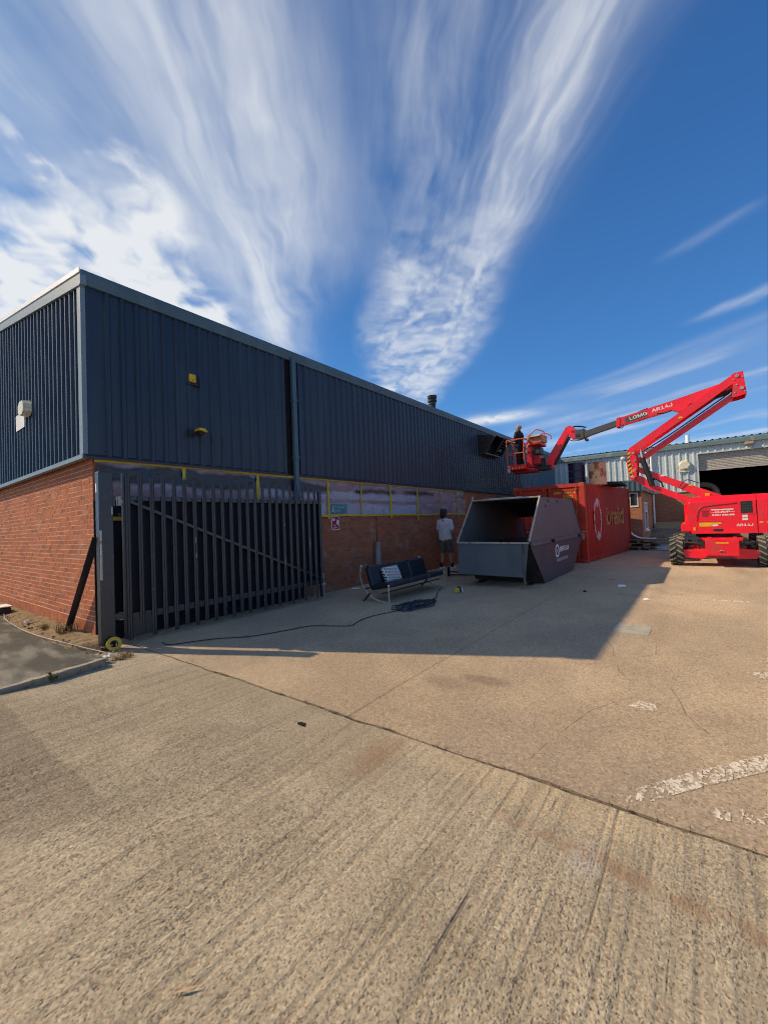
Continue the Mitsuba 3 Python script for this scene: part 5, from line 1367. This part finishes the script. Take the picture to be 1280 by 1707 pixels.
for k in range(4):
    add(BL, 'hydraulic_hose', tube(spline([(-1.2, YB - .2 + .1 * k, 2.42), (-1.05, YB - .2 + .1 * k, 2.62 + .05 * k), (-.9, YB - .2 + .1 * k, 2.5), (-.85, YB - .2 + .1 * k, 2.36)], 5), .016, 6), BLACK)
add(BL, 'hydraulic_hose', tube(spline([(-.45, YB - .2, 2.3), (-.25, YB - .22, 2.52), (.05, YB - .2, 2.40)], 5), .012, 6), BLACK)
add(BL, 'boom_sensor', cat(RB(.18, .30, YB - .2, YB - .1, 1.98, 2.08, .01)), ORANGE)
add(BL, 'hydraulic_hose', tube(spline([(-1.45, YB - .10, 3.50), (-.6, YB - .16, 3.98), (.2, YB - .16, 4.50), (.9, YB - .12, 4.98)], 8), .018, 6), BLACK)
add(BL, 'hydraulic_hose', tube(spline([(-2.2, YB - .11, 4.46), (-2.7, YB - .12, 4.37), (-3.1, YB - .11, 4.24), (-3.45, YB - .11, 4.24), (-3.6, YB - .11, 4.38)], 8), .014, 6), BLACK)
for x, z in ((.99, 5.30), (1.19, 5.34), (1.0, 4.92), (1.22, 4.92), (1.05, 5.14)):
    add(tk, 'bolt_head', cyl((x, YB - .325, z), (x, YB - .31, z), .022, 6), STEELB)
for x, z in ((-1.68, 3.45), (-1.62, 3.12), (-1.66, 2.86)):
    add(kk, 'bolt_head', cyl((x, YB - .315, z), (x, YB - .30, z), .020, 6), STEELB)
for x, z, w_, mt in ((-.9, 2.70, .12, WHITE), (-.2, 2.335, .10, YELLOW), (-.35, 4.42, .10, YELLOW)):
    yy = YB - .173 if z < 3 else YB - .283
    add(BL, 'sticker', B(x, x + w_, yy - .002, yy, z, z + .05), mt)

# basket
BX0, BX1, BY0, BY1, BZ = -5.62, -4.98, 15.18, 16.72, 3.42
bk = add(BL, 'basket_floor', cat(B(BX0, BX1, BY0, BY1, BZ - .05, BZ), B(BX0 + .05, BX1 + .3, YB - .3, YB + .3, BZ - .14, BZ - .052)), REDD, label='floor of the work basket')
for x0, x1, y0, y1 in ((BX0, BX1, BY0 - .008, BY0), (BX0, BX1, BY1, BY1 + .008), (BX0 - .008, BX0, BY0, BY1), (BX1, BX1 + .008, BY0, BY1)):
    add(bk, 'toe_board', B(x0, x1, y0, y1, BZ - .05, BZ + .12), RED)
for k in range(5):
    add(bk, 'hazard_stripe', hullpts([(BX0 + .03 + k * .125 + dx, y, BZ + dz) for y in (BY0 - .012, BY0 - .0085) for dx, dz in ((0, -.035), (.05, -.035), (.035, .035), (.085, .035))]), YELLOW)
Z1, Z2 = BZ + 1.06, BZ + .55
r_ = .022
rl = lambda pts, rad=r_: tube(spline(pts, 1), rad, 8)
PALERED = mat('rail_red', worn((.52, .10, .06), .1, 5), rough=.4)
add(BL, 'basket_rail', cat(cyl((BX0, BY0, Z1), (BX1, BY0, Z1), .026, 8), cyl((BX1, BY0, Z1), (BX1, BY1, Z1 + .02), .024, 8), cyl((BX0, BY0, Z1), (BX0, BY1, Z1), .024, 8), cyl((BX0, BY1, Z1), (BX1, BY1, Z1), .024, 8)), PALERED, 40)
add(BL, 'basket_rail', cat(cyl((BX0, BY0, Z2), (BX1, BY0, Z2), r_, 8), cyl((BX1, BY0, Z2), (BX1, BY1, Z2), r_, 8), cyl((BX0, BY0, Z2), (BX0, BY1, Z2), r_, 8), cyl((BX0, BY1, Z2), (BX1, BY1, Z2), r_, 8)), PALERED, 40)
for x, y in ((BX0, BY0), (BX1, BY0), (BX0, BY1), (BX1, BY1), (BX0, YB), (BX0 + .32, BY0), (BX0 + .32, BY1)):
    add(BL, 'basket_post', cyl((x, y, BZ), (x, y, Z1 if abs(x - BX0 - .32) > .01 else Z2), r_, 8), PALERED, 40)
add(BL, 'basket_post', cat(RB(BX0 - .02, BX0 + .10, BY0 - .03, BY0 + .05, BZ - .16, BZ - .02, .02), RB(BX0 - .02, BX0 + .10, BY0 - .03, BY0 + .05, BZ + .03, BZ + .10, .02)), SHUT, label='grey corner buffer of the basket')
cs = add(BL, 'basket_console', cat(RB(-4.98, -4.78, 15.45, 15.85, BZ + .0, BZ + .98, .02), RB(-4.96, -4.45, 15.4, 16.2, BZ + .80, BZ + .90, .02), RB(-4.80, -4.55, 15.6, 16.1, BZ + .1, BZ + .62, .03)), REDD)
add(cs, 'control_box', RB(-4.72, -4.48, 15.5, 15.9, BZ + .45, BZ + .72, .02), BLACK)
add(cs, 'bracket', cat(RB(-4.80, -4.22, YB - .16, YB + .16, BZ - .12, BZ + .06, .02), cyl((-4.55, YB, BZ + .0), (-4.55, YB, BZ + .34), .11, 14)), BLACK)
add(cs, 'hose', cat(*[tube(spline([(-4.85, 15.42, BZ + .9), (-4.93 - .02 * k, 15.38, BZ + .7), (-4.92, 15.4, BZ + .5), (-4.80, 15.5, BZ + .42)], 5), .013, 6) for k in range(2)]), SHUT)
add(BL, 'basket_hoop', cat(tube(spline([(-4.98, 15.45, Z1 + .02), (-4.78, 15.45, Z1 + .18), (-4.62, 15.45, Z1 + .29), (-4.5, 15.47, Z1 + .28), (-4.33, 15.5, Z1 + .18), (-4.31, 15.5, Z1 + .02)], 5), .02, 8), tube(spline([(-4.98, 16.3, Z1 + .02), (-4.62, 16.3, Z1 + .29), (-4.33, 16.3, Z1 + .18), (-4.31, 16.3, Z1 + .02)], 5), .02, 8)), PALERED, True)
tb = thing('cardboard_carton', 'tan cardboard carton standing on the basket control console', 'box')
add(tb, 'carton', hullpts([(x, y, z) for x, y in ((-4.93, 15.5), (-4.42, 15.46), (-4.38, 16.05), (-4.90, 16.1)) for z in (BZ + .91, BZ + 1.17)]), CARD)
add(tb, 'flap', cat(plate([(-4.93, 15.5, BZ + 1.172), (-4.90, 16.1, BZ + 1.172), (-4.99, 16.08, BZ + 1.25), (-5.02, 15.52, BZ + 1.24)], .008), plate([(-4.93, 15.5, BZ + 1.17), (-4.42, 15.46, BZ + 1.17), (-4.44, 15.36, BZ + 1.10), (-4.92, 15.40, BZ + 1.10)], .008)), CARD)


# ------------------------------------------------------------------ people
def limb(chains, edge=.022, it=6):
    parts = []
    for ch in chains:
        if ch[0] == 'hull':
            parts.append(m3.Manifold.batch_hull([m3.Manifold.sphere(r, 18).translate(tuple(map(float, p))) for p, r in ch[1:]])); continue
        for (p, r), (q, s) in zip(ch[:-1], ch[1:]):
            S = [m3.Manifold.sphere(rr_, 18).translate(tuple(map(float, pp))) for pp, rr_ in ((p, r), (q, s))]
            parts.append(m3.Manifold.batch_hull(S))
    m = m3.Manifold.batch_boolean(parts, m3.OpType.Add).refine_to_length(edge)
    t_ = toT(m); t_.merge_vertices()
    trimesh.smoothing.filter_taubin(t_, lamb=.5, nu=.53, iterations=it)
    return t_


def folds(m, a, f):
    v = m.vertices
    k = meshkit.fbm(np.stack([v[:, 0] * f, v[:, 1] * f, v[:, 2] * f * .5], -1), 3, 4) - .5
    m.vertices = v + m.vertex_normals * (k * 2 * a)[:, None]
    return m


def place_person(root, yaw, pos, H):
    c, s = math.cos(yaw), math.sin(yaw)
    def P(x, y, z): return (pos[0] + H * (x * c - y * s), pos[1] + H * (x * s + y * c), pos[2] + H * z)
    return P


def hand(P, wx, wy, wz, d, side, H, curl=.5):
    """palm, four fingers and a thumb from the wrist along d (local), curling towards -x"""
    d = np.array(d, float); d /= np.linalg.norm(d)
    sidev = np.cross(d, [0, 0, 1.0]) if abs(d[2]) < .9 else np.array([1.0, 0, 0])
    sidev /= np.linalg.norm(sidev); nrm = np.cross(d, sidev)
    w = np.array([wx, wy, wz]); ch = []
    k = w + d * .055
    ch.append([(P(*w), .017 * H), (P(*(w + d * .03)), .020 * H)])
    for i, (o, l) in enumerate(((-.018, .040), (-.006, .046), (.006, .044), (.018, .034))):
        b = k + sidev * o; m_ = b + d * l * .55 + nrm * curl * .008; e = m_ + d * l * .40 * (1 - curl * .4) + nrm * curl * .022
        ch.append([(P(*(w + d * .025 + sidev * o * .8)), .010 * H), (P(*b), .0072 * H), (P(*m_), .0062 * H), (P(*e), .005 * H)])
    tb_ = w + d * .02 + sidev * .018 * side
    ch.append([(P(*tb_), .009 * H), (P(*(tb_ + d * .022 + sidev * .016 * side)), .0072 * H), (P(*(tb_ + d * .044 + sidev * .020 * side + nrm * .008)), .0058 * H)])
    return ch


def head_chain(P, H, z=.93, fx=.0):
    """skull with brow, nose, chin and ears; the face looks along local +x"""
    s = [[(P(0, 0, z + .012), .058 * H), (P(-.012, 0, z + .018), .056 * H)], [(P(.008, 0, z - .015), .048 * H), (P(.026, 0, z - .046), .024 * H)],
         [(P(.050, 0, z + .002), .010 * H), (P(.064, 0, z - .018), .0095 * H)], [(P(.046, -.018, z + .012), .010 * H), (P(.046, .018, z + .012), .010 * H)],
         [(P(.044, -.012, z - .034), .008 * H), (P(.044, .012, z - .034), .008 * H)]]
    for q in (-1, 1):
        s.append([(P(-.006, q * .056, z + .004), .012 * H), (P(-.008, q * .060, z - .012), .009 * H)])
    return s


# the man in the white T-shirt: seen from behind, walking towards the wall side
H = 1.93
pa = thing('person', 'person in a white T-shirt and grey shorts, seen from behind beside the skip', 'person')
P = place_person(pa, math.radians(84), (-6.62, 11.98, 0), H)      # facing mostly away from the camera
hips, chest = .50, .74
body = [[(P(0, 0, .53), .070 * H), (P(0, 0, .62), .066 * H), (P(.0, 0, .74), .072 * H), (P(-.005, 0, .80), .055 * H)], [(P(-.005, 0, .80), .036 * H), (P(.005, 0, .88), .033 * H)]]
body += head_chain(P, H)
hips_l, knee_l, ank_l = (0, .05, .50), (.0, .066, .285), (-.05, .075, .050)
hips_r, knee_r, ank_r = (0, -.05, .50), (.045, -.066, .285), (.04, -.085, .045)
for h_, k_, a_ in ((hips_l, knee_l, ank_l), (hips_r, knee_r, ank_r)):
    body.append([(P(*h_), .056 * H), (P(*k_), .034 * H), (P(k_[0] - .012, k_[1], .20), .034 * H), (P(*a_), .021 * H), (P(a_[0] + .01, a_[1], .025), .022 * H), (P(a_[0] + .085, a_[1], .015), .015 * H)])
sh_l, el_l, wr_l = (0, .108, .795), (-.01, .145, .625), (.085, .130, .52)
sh_r, el_r, wr_r = (0, -.108, .795), (.0, -.148, .625), (.10, -.120, .54)
for s_, e_, w_, sd_ in ((sh_l, el_l, wr_l, 1), (sh_r, el_r, wr_r, -1)):
    body.append([(P(0, s_[1] * .5, .79), .050 * H), (P(*s_), .038 * H), (P(*e_), .027 * H), (P(*w_), .017 * H)])
    body += hand(P, *w_, (.5, 0, -.85), sd_, H)
add(pa, 'body', limb(body), SKIN, True)
slab = lambda P, H, z0, w0, r0, z1, w1, r1: ['hull'] + [(P(0, q * w, z), r * H) for z, w, r in ((z0, w0, r0), (z1, w1, r1)) for q in (-1, 1)]
shirt = [slab(P, H, .525, .045, .074, .66, .045, .074), slab(P, H, .66, .045, .074, .755, .055, .076), slab(P, H, .755, .055, .074, .80, .052, .054), [(P(-.004, 0, .80), .056 * H), (P(-.004, 0, .832), .042 * H)]]
for s_, e_ in ((sh_l, el_l), (sh_r, el_r)):
    mid = tuple(np.array(s_) * .36 + np.array(e_) * .64)
    shirt.append([(P(0, s_[1] * .6, .79), .052 * H), (P(*s_), .046 * H), (P(*mid), .042 * H)])
add(pa, 'tshirt', folds(limb(shirt), .014, 16), TSHIRT, True)
sho = [[(P(0, -.04, .52), .064 * H), (P(0, .04, .52), .064 * H)]]
for h_, k_ in ((hips_l, knee_l), (hips_r, knee_r)):
    q = tuple(np.array(h_) * .12 + np.array(k_) * .88)
    sho.append([(P(*h_), .066 * H), (P(*q), .050 * H)])
add(pa, 'shorts', folds(limb(sho), .012, 14), SHORTS, True)
hair = [[(P(-.018, 0, .965), .060 * H), (P(-.032, 0, .925), .052 * H)], [(P(-.045, 0, .935), .030 * H), (P(-.040, .0, .885), .030 * H)], [(P(.02, 0, .985), .034 * H), (P(-.03, .01, .985), .042 * H)], [(P(-.05, .03, .90), .020 * H), (P(-.045, .02, .865), .016 * H)]]
add(pa, 'hair', folds(limb(hair, .014, 3), .020, 26), HAIRB, True)
for a_ in (ank_l, ank_r):
    add(pa, 'sock', limb([[(P(a_[0], a_[1], .095), .026 * H), (P(a_[0], a_[1], .04), .026 * H)]], it=3), SOCK, True)
    add(pa, 'shoe', limb([[(P(a_[0] - .01, a_[1], .020), .024 * H), (P(a_[0] + .05, a_[1], .018), .022 * H), (P(a_[0] + .095, a_[1], .013), .016 * H)]], it=3), WHITE, True)
pr = thing('masking_roll', 'pale blue roll of sheeting standing upright beside the person, half behind the skip', 'roll')
add(pr, 'roll', cyl((-5.98, 11.75, .40), (-5.94, 11.72, .95), .065, 16), PALEB, 40)
add(pr, 'stand', cyl((-5.99, 11.76, .0), (-5.98, 11.75, .40), .05, 12, .045), BLACKM, 40)

# the man in the basket, in dark clothes, facing the hood
H = 1.70
pb = thing('person', 'bald person in dark clothes standing in the raised lift basket', 'person')
P = place_person(pb, math.radians(172), (-5.32, 15.75, BZ), H)
body = [[(P(0, 0, .53), .070 * H), (P(0, 0, .62), .066 * H), (P(.0, 0, .74), .074 * H), (P(-.005, 0, .80), .055 * H)], [(P(-.005, 0, .80), .038 * H), (P(.015, 0, .88), .036 * H)]]
body += head_chain(P, H)
hl, kl, al = (0, .05, .50), (.015, .06, .285), (-.0, .065, .045)
hr, kr, ar = (0, -.05, .50), (.0, -.06, .285), (-.02, -.065, .045)
for h_, k_, a_ in ((hl, kl, al), (hr, kr, ar)):
    body.append([(P(*h_), .056 * H), (P(*k_), .036 * H), (P(k_[0] - .012, k_[1], .20), .036 * H), (P(*a_), .024 * H), (P(a_[0] + .085, a_[1], .02), .018 * H)])
sl, el_, wl = (0, .105, .80), (.03, .150, .645), (.165, .120, .645)
sr, er, wr = (0, -.105, .80), (.03, -.150, .645), (.165, -.110, .645)
for s_, e_, w_, sd_ in ((sl, el_, wl, 1), (sr, er, wr, -1)):
    body.append([(P(0, s_[1] * .5, .79), .052 * H), (P(*s_), .042 * H), (P(*e_), .030 * H), (P(*w_), .019 * H)])
    body += hand(P, *w_, (1, 0, -.1), sd_, H, .9)
add(pb, 'body', limb(body), SKIN, True)
top = [slab(P, H, .52, .045, .074, .66, .045, .074), slab(P, H, .66, .045, .074, .755, .055, .078), slab(P, H, .755, .055, .076, .80, .055, .056), [(P(-.004, 0, .80), .058 * H), (P(.0, 0, .850), .044 * H)]]
for s_, e_ in ((sl, el_), (sr, er)):
    mid = tuple(np.array(s_) * .15 + np.array(e_) * .85)
    top.append([(P(0, s_[1] * .6, .79), .056 * H), (P(*s_), .050 * H), (P(*mid), .040 * H)])
add(pb, 'jumper', folds(limb(top), .012, 16), DARKCL, True)
tro = [[(P(0, -.04, .51), .066 * H), (P(0, .04, .51), .066 * H)]]
for h_, k_, a_ in ((hl, kl, al), (hr, kr, ar)):
    tro.append([(P(*h_), .066 * H), (P(*k_), .048 * H), (P(a_[0], a_[1], .05), .036 * H)])
add(pb, 'trousers', limb(tro), DARKCL, True)
add(pb, 'beard', limb([[(P(.03, 0, .886), .030 * H), (P(.012, .0, .895), .036 * H)]], it=4), HAIRB, True)
for a_ in (al, ar):
    add(pb, 'shoe', limb([[(P(a_[0] - .01, a_[1], .022), .026 * H), (P(a_[0] + .06, a_[1], .020), .024 * H), (P(a_[0] + .10, a_[1], .016), .018 * H)]], it=3), BLACKM, True)
